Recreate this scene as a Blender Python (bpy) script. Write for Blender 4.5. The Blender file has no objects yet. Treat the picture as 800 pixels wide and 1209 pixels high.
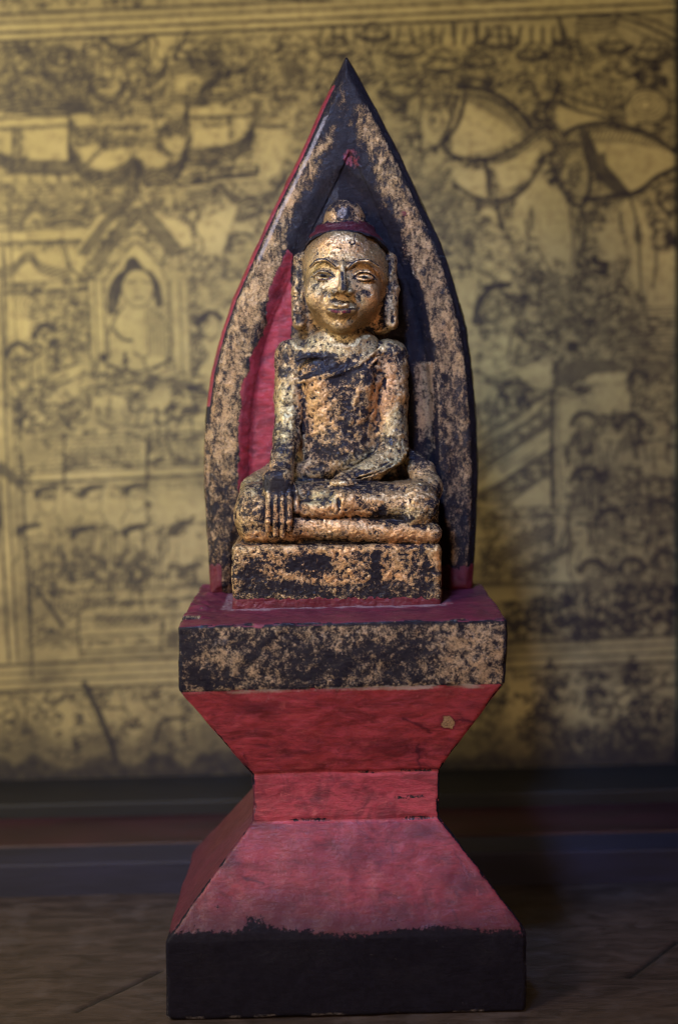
import bpy, math
import numpy as np
from mathutils import Matrix, Vector

# ------------------------------------------------------------------ camera, world, lights
C = bpy.context.scene.collection
scene = bpy.context.scene
S = 0.0005                      # metres per unit used below
D = 1700.0                      # units from the lens to the front of the statue
FOC = 1700.0
PITCH = math.radians(5.3)
ROLL = math.radians(1.4)
ZC = 771.0
fwd = np.array([0, math.cos(PITCH), -math.sin(PITCH)])
rt0 = np.array([1.0, 0, 0]); up0 = np.array([0, math.sin(PITCH), math.cos(PITCH)])
rt = math.cos(ROLL) * rt0 - math.sin(ROLL) * up0
up = math.cos(ROLL) * up0 + math.sin(ROLL) * rt0
CAM = np.array([0, -D, ZC])

cd = bpy.data.cameras.new('camera'); cam = bpy.data.objects.new('camera', cd); C.objects.link(cam)
cd.sensor_fit = 'VERTICAL'; cd.sensor_height = 36; cd.sensor_width = 36
cd.lens = 36 * FOC / 1209.0
cd.clip_start = 0.02; cd.clip_end = 50
cd.dof.use_dof = True; cd.dof.focus_distance = (D + 120) * S; cd.dof.aperture_fstop = 3.1
cd.dof.aperture_blades = 0
m = Matrix(((rt[0], up[0], -fwd[0], CAM[0] * S), (rt[1], up[1], -fwd[1], CAM[1] * S),
            (rt[2], up[2], -fwd[2], CAM[2] * S), (0, 0, 0, 1)))
cam.matrix_world = m
scene.camera = cam

w = bpy.data.worlds.new('World'); scene.world = w; w.use_nodes = True
bg = w.node_tree.nodes['Background']
bg.inputs[0].default_value = (0.55, 0.62, 0.8, 1); bg.inputs[1].default_value = 0.008
scene.view_settings.view_transform = 'Standard'; scene.view_settings.look = 'None'
scene.cycles.filter_width = 1.1
scene.view_settings.exposure = 0.0; scene.view_settings.gamma = 1.0


def area(name, loc, tgt, size, power, col, sy=None):
    l = bpy.data.lights.new(name, 'AREA'); l.energy = power; l.color = col
    l.shape = 'RECTANGLE'; l.size = size; l.size_y = sy or size
    o = bpy.data.objects.new(name, l); C.objects.link(o); o.location = loc
    o.rotation_euler = (Vector(tgt) - Vector(loc)).to_track_quat('-Z', 'Y').to_euler()
    return o


area('warm_window_light', (-0.50, -0.55, 0.74), (0, 0.10, 0.33), 0.16, 5.1, (1.0, 0.80, 0.64), 0.24)
cool = area('cool_narrow_light', (-0.12, -0.50, 1.00), (0, 0.06, 0.44), 0.10, 0.85, (0.32, 0.50, 1.0))
cool.data.spread = math.radians(44)  # added lamp, narrowed unlike a window so its blue misses the skirt
area('low_front_light', (-0.14, -0.95, 0.28), (0, 0.05, 0.32), 0.10, 1.5, (1.0, 0.68, 0.46))
area('low_side_light', (0.75, -0.55, 0.28), (0, 0.05, 0.32), 0.12, 1.6, (1.0, 0.58, 0.32))
area('mural_light', (-0.66, -0.16, 0.46), (-0.12, 0.40, 0.26), 0.50, 4.6, (1.0, 0.92, 0.70))

# ------------------------------------------------------------------ maths helpers


def U(px, py, d):
    px = np.asarray(px, float); py = np.asarray(py, float); d = np.asarray(d, float)
    dx = fwd[0] * FOC + rt[0] * (px - 400) + up[0] * (604.5 - py)
    dy = fwd[1] * FOC + rt[1] * (px - 400) + up[1] * (604.5 - py)
    dz = fwd[2] * FOC + rt[2] * (px - 400) + up[2] * (604.5 - py)
    t = (D + d) / dy
    return np.stack([CAM[0] + dx * t, d + 0 * t, CAM[2] + dz * t], -1)


def proj(P):
    q = P - CAM
    a = q @ rt; b = q @ up; c = q @ fwd
    return 400 + FOC * a / c, 604.5 - FOC * b / c


def carry(L, d0):               # local (px, py, depth) to scene units, rigid in depth
    W = U(L[:, 0], L[:, 1], d0)
    W[:, 1] = L[:, 2]
    return W


def hash3(i, j, k, seed):
    n = (i.astype(np.int64) * 73856093) ^ (j.astype(np.int64) * 19349663) ^ (k.astype(np.int64) * 83492791) ^ (seed * 2654435761)
    n = (n ^ (n >> 13)) & 0x7fffffff
    n = (n * 1274126177) & 0x7fffffff
    n = (n ^ (n >> 16)) & 0xffff
    return n / 32767.5 - 1.0


def vnoise(P, size, seed=1):
    Q = P / np.asarray(size, float)
    I = np.floor(Q).astype(np.int64); f = Q - I; f = f * f * (3 - 2 * f)
    r = 0
    for a in (0, 1):
        for b in (0, 1):
            for c in (0, 1):
                wgt = (f[:, 0] if a else 1 - f[:, 0]) * (f[:, 1] if b else 1 - f[:, 1]) * (f[:, 2] if c else 1 - f[:, 2])
                r = r + wgt * hash3(I[:, 0] + a, I[:, 1] + b, I[:, 2] + c, seed)
    return r


def fbm(P, size, seed=1, oct=3):
    r = 0; a = 1.0; s = 0
    for o in range(oct):
        r = r + a * vnoise(P, np.asarray(size, float) / 2 ** o, seed + 17 * o); s += a; a *= 0.55
    return r / s


def sstep(a, b, x):
    t = np.clip((x - a) / (b - a), 0, 1)
    return t * t * (3 - 2 * t)


def crom(pts, n=8, closed=False):
    P = np.array(pts, float); out = []
    N = len(P)
    rng = range(N) if closed else range(N - 1)
    for i in rng:
        p0 = P[(i - 1) % N] if closed or i > 0 else P[0]
        p1 = P[i]; p2 = P[(i + 1) % N]
        p3 = P[(i + 2) % N] if closed or i + 2 < N else P[-1]
        for t in np.linspace(0, 1, n, endpoint=False):
            out.append(0.5 * ((2 * p1) + (-p0 + p2) * t + (2 * p0 - 5 * p1 + 4 * p2 - p3) * t * t + (-p0 + 3 * p1 - 3 * p2 + p3) * t ** 3))
    if not closed:
        out.append(P[-1])
    return np.array(out)


def seg_d(X, Y, a, b):
    dx, dy = b[0] - a[0], b[1] - a[1]
    t = np.clip(((X - a[0]) * dx + (Y - a[1]) * dy) / (dx * dx + dy * dy + 1e-9), 0, 1)
    return np.hypot(X - a[0] - t * dx, Y - a[1] - t * dy)


def line_d(X, Y, pts):
    r = np.full(np.broadcast(X, Y).shape, 1e6)
    for a, b in zip(pts[:-1], pts[1:]):
        r = np.minimum(r, seg_d(X, Y, a, b))
    return r


def poly_sdf(X, Y, P):
    d = line_d(X, Y, list(P) + [P[0]])
    ins = np.zeros(d.shape, bool)
    n = len(P)
    for i in range(n):
        x1, y1 = P[i]; x2, y2 = P[(i + 1) % n]
        c = ((y1 > Y) != (y2 > Y)) & (X < (x2 - x1) * (Y - y1) / ((y2 - y1) if y2 != y1 else 1e-9) + x1)
        ins ^= c
    return np.where(ins, -d, d)


class Field:
    """a signed distance grid; shapes are blended in inside their own bounding boxes"""

    def __init__(s, lo, hi, h):
        s.lo = np.array(lo, float); s.h = h
        s.n = np.ceil((np.array(hi) - s.lo) / h).astype(int) + 1
        s.F = np.full(s.n, 40.0, np.float32)
        s.ax = [s.lo[i] + h * np.arange(s.n[i]) for i in range(3)]

    def region(s, lo, hi):
        a = np.clip(np.floor((np.array(lo) - s.lo) / s.h).astype(int), 0, s.n)
        b = np.clip(np.ceil((np.array(hi) - s.lo) / s.h).astype(int) + 1, 0, s.n)
        sl = tuple(slice(a[i], b[i]) for i in range(3))
        X = s.ax[0][sl[0]][:, None, None].astype(np.float32)
        Y = s.ax[1][sl[1]][None, :, None].astype(np.float32)
        Z = s.ax[2][sl[2]][None, None, :].astype(np.float32)
        return sl, X, Y, Z

    def mix(s, sl, d, k, mode):
        a = s.F[sl]; d = d.astype(np.float32)
        if mode == 'add':
            if k <= 0:
                s.F[sl] = np.minimum(a, d); return
            h = np.clip(0.5 + 0.5 * (d - a) / k, 0, 1)
            s.F[sl] = d * (1 - h) + a * h - k * h * (1 - h)
        else:
            d = -d
            h = np.clip(0.5 - 0.5 * (d - a) / k, 0, 1)
            s.F[sl] = d * (1 - h) + a * h + k * h * (1 - h)

    def ell(s, c, r, k=6, mode='add', rot=0):
        c = np.array(c, float); r = np.array(r, float); m_ = max(r) + k + 4 if rot else r + k + 4
        sl, X, Y, Z = s.region(c - m_, c + m_)
        X = X - c[0]; Y = Y - c[1]; Z = Z - c[2]
        if rot:
            cr, sr = math.cos(rot), math.sin(rot); X, Y = X * cr + Y * sr, -X * sr + Y * cr
        k0 = np.sqrt((X / r[0]) ** 2 + (Y / r[1]) ** 2 + (Z / r[2]) ** 2)
        k1 = np.sqrt((X / r[0] ** 2) ** 2 + (Y / r[1] ** 2) ** 2 + (Z / r[2] ** 2) ** 2) + 1e-6
        s.mix(sl, k0 * (k0 - 1) / k1, k, mode)

    def cap(s, a, b, r1, r2, k=6, mode='add', flat=1.0):
        a = np.array(a, float); b = np.array(b, float); mr = max(r1, r2) * max(1, flat) + k + 4
        sl, X, Y, Z = s.region(np.minimum(a, b) - mr, np.maximum(a, b) + mr)
        v = b - a
        t = np.clip(((X - a[0]) * v[0] + (Y - a[1]) * v[1] + (Z - a[2]) * v[2]) / (v @ v), 0, 1)
        d = np.sqrt((X - a[0] - t * v[0]) ** 2 + (Y - a[1] - t * v[1]) ** 2 + ((Z - a[2] - t * v[2]) / flat) ** 2) - (r1 + (r2 - r1) * t)
        s.mix(sl, d, k, mode)

    def path(s, pts, rr, k=3, mode='add', flat=1.0):
        for i in range(len(pts) - 1):
            s.cap(pts[i], pts[i + 1], rr[i], rr[i + 1], k, mode, flat)

    def box(s, lo, hi, r=6, k=6, mode='add'):
        lo = np.array(lo, float); hi = np.array(hi, float)
        sl, X, Y, Z = s.region(lo - k - 4, hi + k + 4)
        c = (lo + hi) / 2; hf = (hi - lo) / 2 - r
        q = [np.abs(X - c[0]) - hf[0], np.abs(Y - c[1]) - hf[1], np.abs(Z - c[2]) - hf[2]]
        d = np.sqrt(np.maximum(q[0], 0) ** 2 + np.maximum(q[1], 0) ** 2 + np.maximum(q[2], 0) ** 2) + \
            np.minimum(np.maximum(np.maximum(q[0], q[1]), q[2]), 0) - r
        s.mix(sl, d, k, mode)

    def mesh(s):
        F = s.F; n = s.n
        F[0], F[-1] = 9, 9; F[:, 0], F[:, -1] = 9, 9; F[:, :, 0], F[:, :, -1] = 9, 9
        ins = F < 0
        cnt = np.zeros(n - 1, np.uint8)
        for a in (0, 1):
            for b in (0, 1):
                for c in (0, 1):
                    cnt += ins[a:n[0] - 1 + a, b:n[1] - 1 + b, c:n[2] - 1 + c]
        act = (cnt > 0) & (cnt < 8)
        I = np.argwhere(act)
        idx = np.full(n - 1, -1, np.int32); idx[act] = np.arange(len(I))
        V = np.zeros((len(I), 3)); K = np.zeros(len(I))
        cor = {(a, b, c): F[I[:, 0] + a, I[:, 1] + b, I[:, 2] + c] for a in (0, 1) for b in (0, 1) for c in (0, 1)}
        for ax in range(3):
            for u in (0, 1):
                for v in (0, 1):
                    p = [u, v]; p.insert(ax, 0); q = [u, v]; q.insert(ax, 1)
                    f0 = cor[tuple(p)]; f1 = cor[tuple(q)]
                    x = (f0 < 0) != (f1 < 0)
                    t = np.where(x, f0 / np.where(x, f0 - f1, 1), 0)
                    P = np.array(p, float)[None, :].repeat(len(I), 0); P[:, ax] = t
                    V += P * x[:, None]; K += x
        V = (V / K[:, None] + I) * s.h + s.lo
        Q = []
        for ax in range(3):
            a_, b_ = (ax + 1) % 3, (ax + 2) % 3
            A = np.take(ins, np.arange(0, n[ax] - 1), ax); B = np.take(ins, np.arange(1, n[ax]), ax)
            E = np.argwhere(A != B)
            fl = A[E[:, 0], E[:, 1], E[:, 2]]
            ea = np.zeros(3, int); ea[a_] = 1; eb = np.zeros(3, int); eb[b_] = 1
            g = [idx[tuple((E - o).T)] for o in (0 * ea, ea, ea + eb, eb)]
            q = np.stack(g, 1)
            q[~fl] = q[~fl][:, ::-1]
            Q.append(q)
        return V, np.concatenate(Q)


def mk(name, V, Q, mat, parent=None, masks=None, smooth=True):
    V = np.asarray(V, float) * S
    me = bpy.data.meshes.new(name)
    me.vertices.add(len(V)); me.vertices.foreach_set('co', V.astype(np.float32).ravel())
    k = Q.shape[1]
    me.loops.add(Q.size); me.loops.foreach_set('vertex_index', Q.astype(np.int32).ravel())
    me.polygons.add(len(Q))
    me.polygons.foreach_set('loop_start', np.arange(0, Q.size, k, dtype=np.int32))
    me.polygons.foreach_set('loop_total', np.full(len(Q), k, np.int32))
    me.polygons.foreach_set('use_smooth', np.full(len(Q), smooth))
    me.update(calc_edges=True)
    if masks:
        for nm, M in masks.items():
            at = me.attributes.new(nm, 'FLOAT_COLOR', 'POINT')
            at.data.foreach_set('color', np.clip(M, 0, 1).astype(np.float32).ravel())
    me.materials.append(mat)
    o = bpy.data.objects.new(name, me); C.objects.link(o)
    if parent:
        o.parent = parent
    return o


def vnormals(V, Q):
    fn = np.cross(V[Q[:, 2]] - V[Q[:, 0]], V[Q[:, 3]] - V[Q[:, 1]])
    N = np.zeros_like(V)
    for i in range(4):
        for j in range(3):
            N[:, j] += np.bincount(Q[:, i], fn[:, j], len(V))
    return N / (np.linalg.norm(N, axis=1, keepdims=True) + 1e-9)


def cavity(V, Q, N, it=6):
    def avg(A):
        out = np.zeros_like(A); cnt = np.zeros(len(V))
        for a_, b_ in ((0, 1), (1, 2), (2, 3), (3, 0)):
            for i_, j_ in ((a_, b_), (b_, a_)):
                cnt += np.bincount(Q[:, i_], minlength=len(V))
                for k in range(A.shape[1]):
                    out[:, k] += np.bincount(Q[:, i_], A[Q[:, j_], k], len(V))
        return out / np.maximum(cnt, 1)[:, None]
    P = V
    for _ in range(it):
        P = avg(P)
    c = ((P - V) * N).sum(1)[:, None]
    for _ in range(2):
        c = avg(c)
    return c[:, 0]


def subset(V, Q, keep, M=None):
    q = Q[keep]; u, inv = np.unique(q, return_inverse=True)
    return V[u], inv.reshape(q.shape), (M[u] if M is not None else None), u


# ------------------------------------------------------------------ material helpers
class NT:
    def __init__(s, name):
        s.m = bpy.data.materials.new(name); s.m.use_nodes = True
        s.t = s.m.node_tree; s.b = s.t.nodes['Principled BSDF']
        s.co = s.t.nodes.new('ShaderNodeTexCoord').outputs['Object']

    def n(s, kind, **kw):
        nd = s.t.nodes.new(kind)
        for k, v in kw.items():
            setattr(nd, k, v)
        return nd

    def set(s, sock, v):
        if isinstance(v, (int, float)):
            sock.default_value = v
        elif isinstance(v, tuple):
            sock.default_value = v if len(v) == len(sock.default_value) else (*v, 1)[:len(sock.default_value)]
        else:
            s.t.links.new(v, sock)

    def ma(s, op, a, b=0.0, c=0.0, clamp=False):
        nd = s.n('ShaderNodeMath', operation=op, use_clamp=clamp)
        for i, v in enumerate((a, b, c)):
            s.set(nd.inputs[i], v)
        return nd.outputs[0]

    def noise(s, scale, detail=4, rough=0.6, dist=0.0, vec=None, stretch=None):
        v = vec or s.co
        if stretch:
            mp = s.n('ShaderNodeMapping'); s.set(mp.inputs['Vector'], v); mp.inputs['Scale'].default_value = stretch
            v = mp.outputs[0]
        nd = s.n('ShaderNodeTexNoise'); s.set(nd.inputs['Vector'], v)
        nd.inputs['Scale'].default_value = scale; nd.inputs['Detail'].default_value = detail
        nd.inputs['Roughness'].default_value = rough; nd.inputs['Distortion'].default_value = dist
        return nd.outputs[0]

    def ramp(s, v, a, b):
        nd = s.n('ShaderNodeMapRange', interpolation_type='SMOOTHSTEP')
        s.set(nd.inputs[0], v); s.set(nd.inputs[1], a); s.set(nd.inputs[2], b)
        nd.inputs[3].default_value = 0; nd.inputs[4].default_value = 1
        return nd.outputs[0]

    def mix(s, f, a, b):
        nd = s.n('ShaderNodeMix', data_type='RGBA')
        s.set(nd.inputs[0], f); s.set(nd.inputs[6], a); s.set(nd.inputs[7], b)
        return nd.outputs[2]

    def mixf(s, f, a, b):
        nd = s.n('ShaderNodeMix', data_type='FLOAT')
        s.set(nd.inputs[0], f); s.set(nd.inputs[2], a); s.set(nd.inputs[3], b)
        return nd.outputs[0]

    def attr(s, name):
        a = s.n('ShaderNodeAttribute', attribute_name=name)
        sp = s.n('ShaderNodeSeparateColor'); s.t.links.new(a.outputs['Color'], sp.inputs[0])
        return sp.outputs[0], sp.outputs[1], sp.outputs[2], a.outputs['Alpha']

    def out(s, col, rough, metal=0.0, bump=None, dist=0.001, strength=1.0, coat=0.0):
        s.set(s.b.inputs['Base Color'], col); s.set(s.b.inputs['Roughness'], rough); s.set(s.b.inputs['Metallic'], metal)
        if coat:
            s.b.inputs['Coat Weight'].default_value = coat; s.b.inputs['Coat Roughness'].default_value = 0.25
        if bump is not None:
            nd = s.n('ShaderNodeBump'); nd.inputs['Distance'].default_value = dist; nd.inputs['Strength'].default_value = strength
            s.t.links.new(bump, nd.inputs['Height']); s.t.links.new(nd.outputs[0], s.b.inputs['Normal'])
        return s.m


def lacquer(name, pale=(0.50, 0.40, 0.20), copper=(0.66, 0.36, 0.16), black=(0.007, 0.006, 0.008),
            red=(0.42, 0.036, 0.050), grain=1.0, metal=0.82, bumpd=0.0018, vert=1.0):
    """worn gold leaf over black and red lacquer. mask = gold amount, red paint, copper tone, dust"""
    t = NT(name)
    g, r, cop, dust = t.attr('mask')
    big = t.noise(170 * grain, 9, 0.72, 0.5, stretch=(1, 1, vert))
    mid = t.noise(520 * grain, 6, 0.72, 1.2)
    fine = t.noise(1700 * grain, 5, 0.75, 0.5)
    n = t.ma('ADD', t.ma('MULTIPLY', big, 0.50), t.ma('ADD', t.ma('MULTIPLY', mid, 0.36), t.ma('MULTIPLY', fine, 0.18)))
    n = t.ma('MULTIPLY_ADD', t.ma('SUBTRACT', n, 0.515), 1.38, 0.515)
    thr = t.ma('SUBTRACT', 0.672, t.ma('MULTIPLY', g, 0.30))          # more mask, lower threshold
    cov = t.ramp(n, t.ma('SUBTRACT', thr, 0.055), t.ma('ADD', thr, 0.09))
    cov = t.ma('MULTIPLY', cov, t.ramp(g, 0.01, 0.06))
    # thin rubbed leaf lets dark through
    rub = t.ramp(t.noise(900 * grain, 5, 0.7, 0.3), 0.30, 0.62)
    tone = t.ma('ADD', t.ma('MULTIPLY', t.noise(70, 3, 0.5), 0.9), t.ma('SUBTRACT', cop, 0.45), clamp=True)
    gold = t.mix(tone, pale, copper)
    gold = t.mix(t.ma('MULTIPLY', t.ma('SUBTRACT', 1.0, rub), 0.75), gold, (0.07, 0.045, 0.03))
    rv = t.noise(210, 5, 0.65, 0.8)
    brush = t.noise(95, 5, 0.6, 1.5, stretch=(0.55, 1, 1.3))
    redc = t.mix(t.ramp(brush, 0.3, 0.7), tuple(c * 0.62 for c in red), tuple(c * 1.05 for c in red))
    redc = t.mix(t.ma('MULTIPLY', t.ramp(rv, 0.56, 0.74), 0.5), redc, tuple(c * 0.3 for c in red))
    redc = t.mix(t.ma('MULTIPLY', t.ramp(t.noise(42, 5, 0.65, 0.8), 0.5, 0.72), 0.7), redc, (0.050, 0.012, 0.026))
    smear = t.noise(48, 7, 0.68, 1.2, stretch=(0.5, 1, 1.6))
    redc = t.mix(t.ma('MULTIPLY', t.ramp(smear, 0.50, 0.66), 0.62), redc, tuple(c * 0.25 for c in red))
    redc = t.mix(t.ma('MULTIPLY', t.ramp(fine, 0.60, 0.70), 0.6), redc, (0.03, 0.01, 0.014))
    redc = t.mix(t.ma('MULTIPLY', t.ramp(t.noise(130, 6, 0.7, 1.0, stretch=(0.7, 1, 1.3)), 0.56, 0.70), 0.5), redc, (0.50, 0.12, 0.13))
    rstk = t.noise(300, 7, 0.75, 1.0, stretch=(0.25, 1, 1.6))
    redc = t.mix(t.ma('MULTIPLY', t.ramp(rstk, 0.52, 0.66), 0.55), redc, tuple(c * 0.30 for c in red))
    redc = t.mix(t.ma('MULTIPLY', t.ramp(rstk, 0.46, 0.34), 0.35), redc, (0.50, 0.11, 0.12))
    redc = t.mix(cop, redc, (red[0] * 0.12, red[1] * 0.13, red[2] * 0.26))
    rm = t.ramp(t.ma('ADD', r, t.ma('MULTIPLY', t.ma('SUBTRACT', t.noise(420, 5, 0.7), 0.5), 0.9)), 0.42, 0.56)
    blk = t.mix(t.noise(300, 4, 0.6), black, tuple(c * 2.6 for c in black))
    base = t.mix(rm, blk, redc)
    cov = t.ma('MULTIPLY', cov, t.ma('SUBTRACT', 1.0, t.ma('MULTIPLY', rm, t.ramp(g, 0.95, 0.6))))
    col = t.mix(cov, base, gold)
    dm = t.ma('MULTIPLY', t.ramp(t.ma('ADD', dust, t.ma('MULTIPLY', t.ma('SUBTRACT', t.noise(700, 5, 0.7), 0.5), 0.8)), 0.35, 0.85), 0.75)
    col = t.mix(dm, col, (0.42, 0.37, 0.36))
    rough = t.mixf(cov, t.mixf(rm, t.mixf(t.noise(240, 3), 0.10, 0.34), t.mixf(smear, 0.22, 0.60)), t.mixf(mid, 0.25, 0.42))
    rough = t.mixf(dm, rough, 0.85)
    met = t.ma('MULTIPLY', t.ma('MULTIPLY', cov, t.ma('MULTIPLY', t.ramp(g, 1.0, 0.95), metal)), t.ma('SUBTRACT', 1.0, dm))
    lump = t.noise(330 * grain, 3, 0.55, 0.8)
    bump = t.ma('ADD', t.ma('MULTIPLY', cov, 0.16), t.ma('ADD', t.ma('MULTIPLY', mid, t.mixf(cov, 0.16, 0.40)), t.ma('ADD', t.ma('MULTIPLY', lump, t.mixf(cov, 0.20, 0.74)), t.ma('MULTIPLY', brush, 0.5))))
    strk = t.noise(260, 6, 0.7, 1.0, stretch=(0.28, 1, 1.5))
    crz = t.ramp(t.noise(150, 7, 0.75, 2.2), 0.485, 0.5)
    bump = t.ma('ADD', bump, t.ma('MULTIPLY', t.ma('SUBTRACT', 1.0, cov), t.ma('ADD', t.ma('MULTIPLY', strk, 0.55), t.ma('MULTIPLY', crz, 0.10))))
    t.set(t.b.inputs['Specular IOR Level'], t.mixf(rm, t.mixf(cov, t.mixf(cop, 0.30, 0.02), 0.5), 0.35))
    return t.out(col, rough, met, bump, bumpd, 0.62)


def plain(name, col, rough=0.5, var=0.5, scale=60, bumpd=0.0005, stretch=None, coat=0.0):
    t = NT(name)
    n = t.noise(scale, 6, 0.65, 0.4, stretch=stretch)
    c = t.mix(t.ramp(n, 0.3, 0.7), tuple(x * (1 - var) for x in col), col)
    return t.out(c, t.mixf(n, rough * 0.8, min(1, rough * 1.25)), 0, t.noise(scale * 6, 5, 0.7, stretch=stretch), bumpd, 0.8, coat)


M_LEAF = lacquer('worn_gold_leaf')
M_NICHE = lacquer('gold_leaf_on_black_lacquer', pale=(0.44, 0.32, 0.16), copper=(0.50, 0.29, 0.13), metal=0.6, grain=1.35, vert=0.55)
M_PED = lacquer('red_and_gold_lacquer', pale=(0.40, 0.30, 0.19), copper=(0.44, 0.30, 0.18), metal=0.5, grain=0.95,
                bumpd=0.0011, red=(0.40, 0.056, 0.082), black=(0.006, 0.0055, 0.009))
M_HAIR = lacquer('dark_hair_lacquer', red=(0.14, 0.012, 0.022))


def thing(o, label, cat, group=None):
    o['label'] = label; o['category'] = cat
    if group:
        o['group'] = group
    return o


# ------------------------------------------------------------------ painting masks
class Paint:
    def __init__(s, px, py, P3, base):
        s.wx = px + 3.2 * fbm(P3, 14, 5) + 1.6 * vnoise(P3, 4, 9)
        s.wy = py + 3.2 * fbm(P3, 14, 6) + 1.6 * vnoise(P3, 4, 10)
        s.px, s.py = px, py
        s.M = np.tile(np.array(base, float), (len(px), 1))

    def put(s, ch, val, wgt):
        s.M[:, ch] = s.M[:, ch] * (1 - wgt) + val * wgt

    def blob(s, ch, val, cx, cy, rx, ry, soft=0.35, amt=1.0, rot=0.0, where=None):
        X, Y = s.wx - cx, s.wy - cy
        if rot:
            cr, sr = math.cos(rot), math.sin(rot); X, Y = X * cr + Y * sr, -X * sr + Y * cr
        d = np.sqrt((X / rx) ** 2 + (Y / ry) ** 2)
        g = (1 - sstep(1 - soft, 1 + soft, d)) * amt
        if where is not None:
            g = g * where
        s.put(ch, val, g)

    def poly(s, ch, val, pts, soft=3, amt=1.0, where=None):
        d = poly_sdf(s.wx, s.wy, [tuple(p) for p in pts])
        g = (1 - sstep(-soft, soft, d)) * amt
        if where is not None:
            g = g * where
        s.put(ch, val, g)

    def line(s, ch, val, pts, w, soft=1.0, amt=1.0, crisp=True, where=None):
        X, Y = (s.px, s.py) if crisp else (s.wx, s.wy)
        d = line_d(X, Y, crom(pts, 6))
        g = (1 - sstep(w / 2 - soft / 2, w / 2 + soft / 2, d)) * amt
        if where is not None:
            g = g * where
        s.put(ch, val, g)


# ------------------------------------------------------------------ the shrine
shrine = bpy.data.objects.new('buddha_shrine', None); C.objects.link(shrine)
thing(shrine, 'worn gilded seated Buddha figure in a pointed niche on a red and black waisted pedestal', 'statue')

# ---- niche (pointed arched back plate with a shallow recess)
OUT = [(409, 68), (421, 88), (437, 118), (461, 163), (484, 210), (503, 253), (519, 287), (535, 335), (549, 388), (556, 440),
       (561, 500), (563, 560), (561, 620), (556, 700), (250, 700), (247, 650), (243, 590), (242, 540), (244, 490), (251, 440),
       (263, 393), (277, 352), (300, 300), (326, 243), (355, 185), (384, 120), (399, 88)]
REC = [(404, 196), (430, 214), (458, 246), (482, 292), (500, 350), (511, 410), (517, 480), (519, 560), (518, 720),
       (284, 720), (283, 580), (286, 500), (296, 425), (314, 362), (336, 305), (360, 255), (382, 215)]
ND0 = 245
nf = Field((232, 60, 222), (574, 704, 304), 1.25)
gx, gy = nf.ax[0][:, None], nf.ax[1][None, :]
so = poly_sdf(gx, gy, [tuple(p) for p in OUT])
sr = poly_sdf(gx, gy, [tuple(p) for p in crom(REC, 4, True)])
front = 240 + (6 + 9 * sstep(230, 420, gy)) * sstep(3, -15, sr) + 7 * sstep(-14, -1, so) ** 2 + 2.2 * np.sin(so / 5.0) * (gx > 480) * sstep(300, 420, gy)
Z = nf.ax[2][None, None, :]
side = so[:, :, None] * (so[:, :, None] > -50) - 0.10 * (Z - 240)       # a little wider towards the back
a = side; b = front[:, :, None] - Z; kk = 5.0
h = np.clip(0.5 - 0.5 * (b - a) / kk, 0, 1)
dd = b * (1 - h) + a * h + kk * h * (1 - h)
nf.F[:] = np.maximum(dd, Z - 292)
nv, nq = nf.mesh()
nn = vnormals(nv, nq)
nv += nn * (1.3 * fbm(nv, 26, 3) + 0.8 * fbm(nv, 7, 4))[:, None]
px, py = nv[:, 0].copy(), nv[:, 1].copy()
nso = poly_sdf(px, py, [tuple(p) for p in OUT]); nsr = poly_sdf(px, py, [tuple(p) for p in crom(REC, 4, True)])
pt = Paint(px, py, nv, (0.47, 0.0, 0.55, 0.0))
pt.wx += 4 * fbm(nv, 24, 201); pt.wy += 5 * fbm(nv, 24, 202)
# patchiness in the large
pt.put(0, 0.32, sstep(0.0, 0.5, fbm(nv * np.array([1, .45, 1]), 34, 21)))
rimL = px < 400
pt.put(0, 0.66, sstep(4, -2, np.abs(nso + 20) - 14) * rimL * (py > 250) * (py < 560) * 0.8)
pt.put(0, 0.25, (~rimL) * (py > 150) * sstep(6, 1, np.abs(px - 523 + (560 - py) * (py < 400) * .12)) * (py > 330) * 0.7)
# upper dark field above and round the head
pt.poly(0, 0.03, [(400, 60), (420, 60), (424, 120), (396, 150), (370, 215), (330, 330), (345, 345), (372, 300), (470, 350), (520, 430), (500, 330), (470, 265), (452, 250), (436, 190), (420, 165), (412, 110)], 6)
pt.poly(0, 0.10, [(384, 120), (396, 100), (402, 150), (380, 200), (355, 190)], 5)
pt.poly(0, 0.60, [(398, 150), (388, 175), (345, 240), (330, 270), (330, 245), (360, 185)], 5)
pt.poly(0, 0.56, [(420, 110), (440, 160), (470, 215), (462, 240), (440, 190), (424, 150)], 5)
pt.poly(0, 0.62, [(470, 260), (496, 262), (528, 350), (545, 440), (520, 440), (505, 380), (480, 300)], 6)
pt.poly(0, 0.0, [(355, 235), (385, 215), (400, 225), (380, 290), (350, 330), (336, 345), (334, 300)], 5)
pt.blob(1, 0.50, 415, 187, 13, 15, 0.6); pt.blob(2, 0.75, 415, 187, 17, 19, 0.3)
pt.blob(1, 0.5, 478, 252, 6, 6, 0.5); pt.blob(2, 0.7, 478, 252, 9, 9, 0.3)
# recess floor: right side dark with a gold strip, left side red
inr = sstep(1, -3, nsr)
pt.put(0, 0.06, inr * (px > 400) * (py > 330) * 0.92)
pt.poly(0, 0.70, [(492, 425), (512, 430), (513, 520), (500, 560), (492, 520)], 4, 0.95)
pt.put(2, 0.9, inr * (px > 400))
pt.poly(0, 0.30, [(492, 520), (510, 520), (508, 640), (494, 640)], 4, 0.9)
pt.poly(1, 1.0, [(338, 290), (343, 300), (345, 400), (336, 620), (282, 620), (280, 580), (283, 500), (284, 470), (296, 425), (308, 398), (318, 345)], 2.0)
pt.poly(0, 0.0, [(338, 290), (343, 300), (345, 400), (336, 620), (284, 620), (282, 580), (285, 500), (288, 470), (298, 425), (311, 398), (320, 345)], 2.5)
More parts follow.
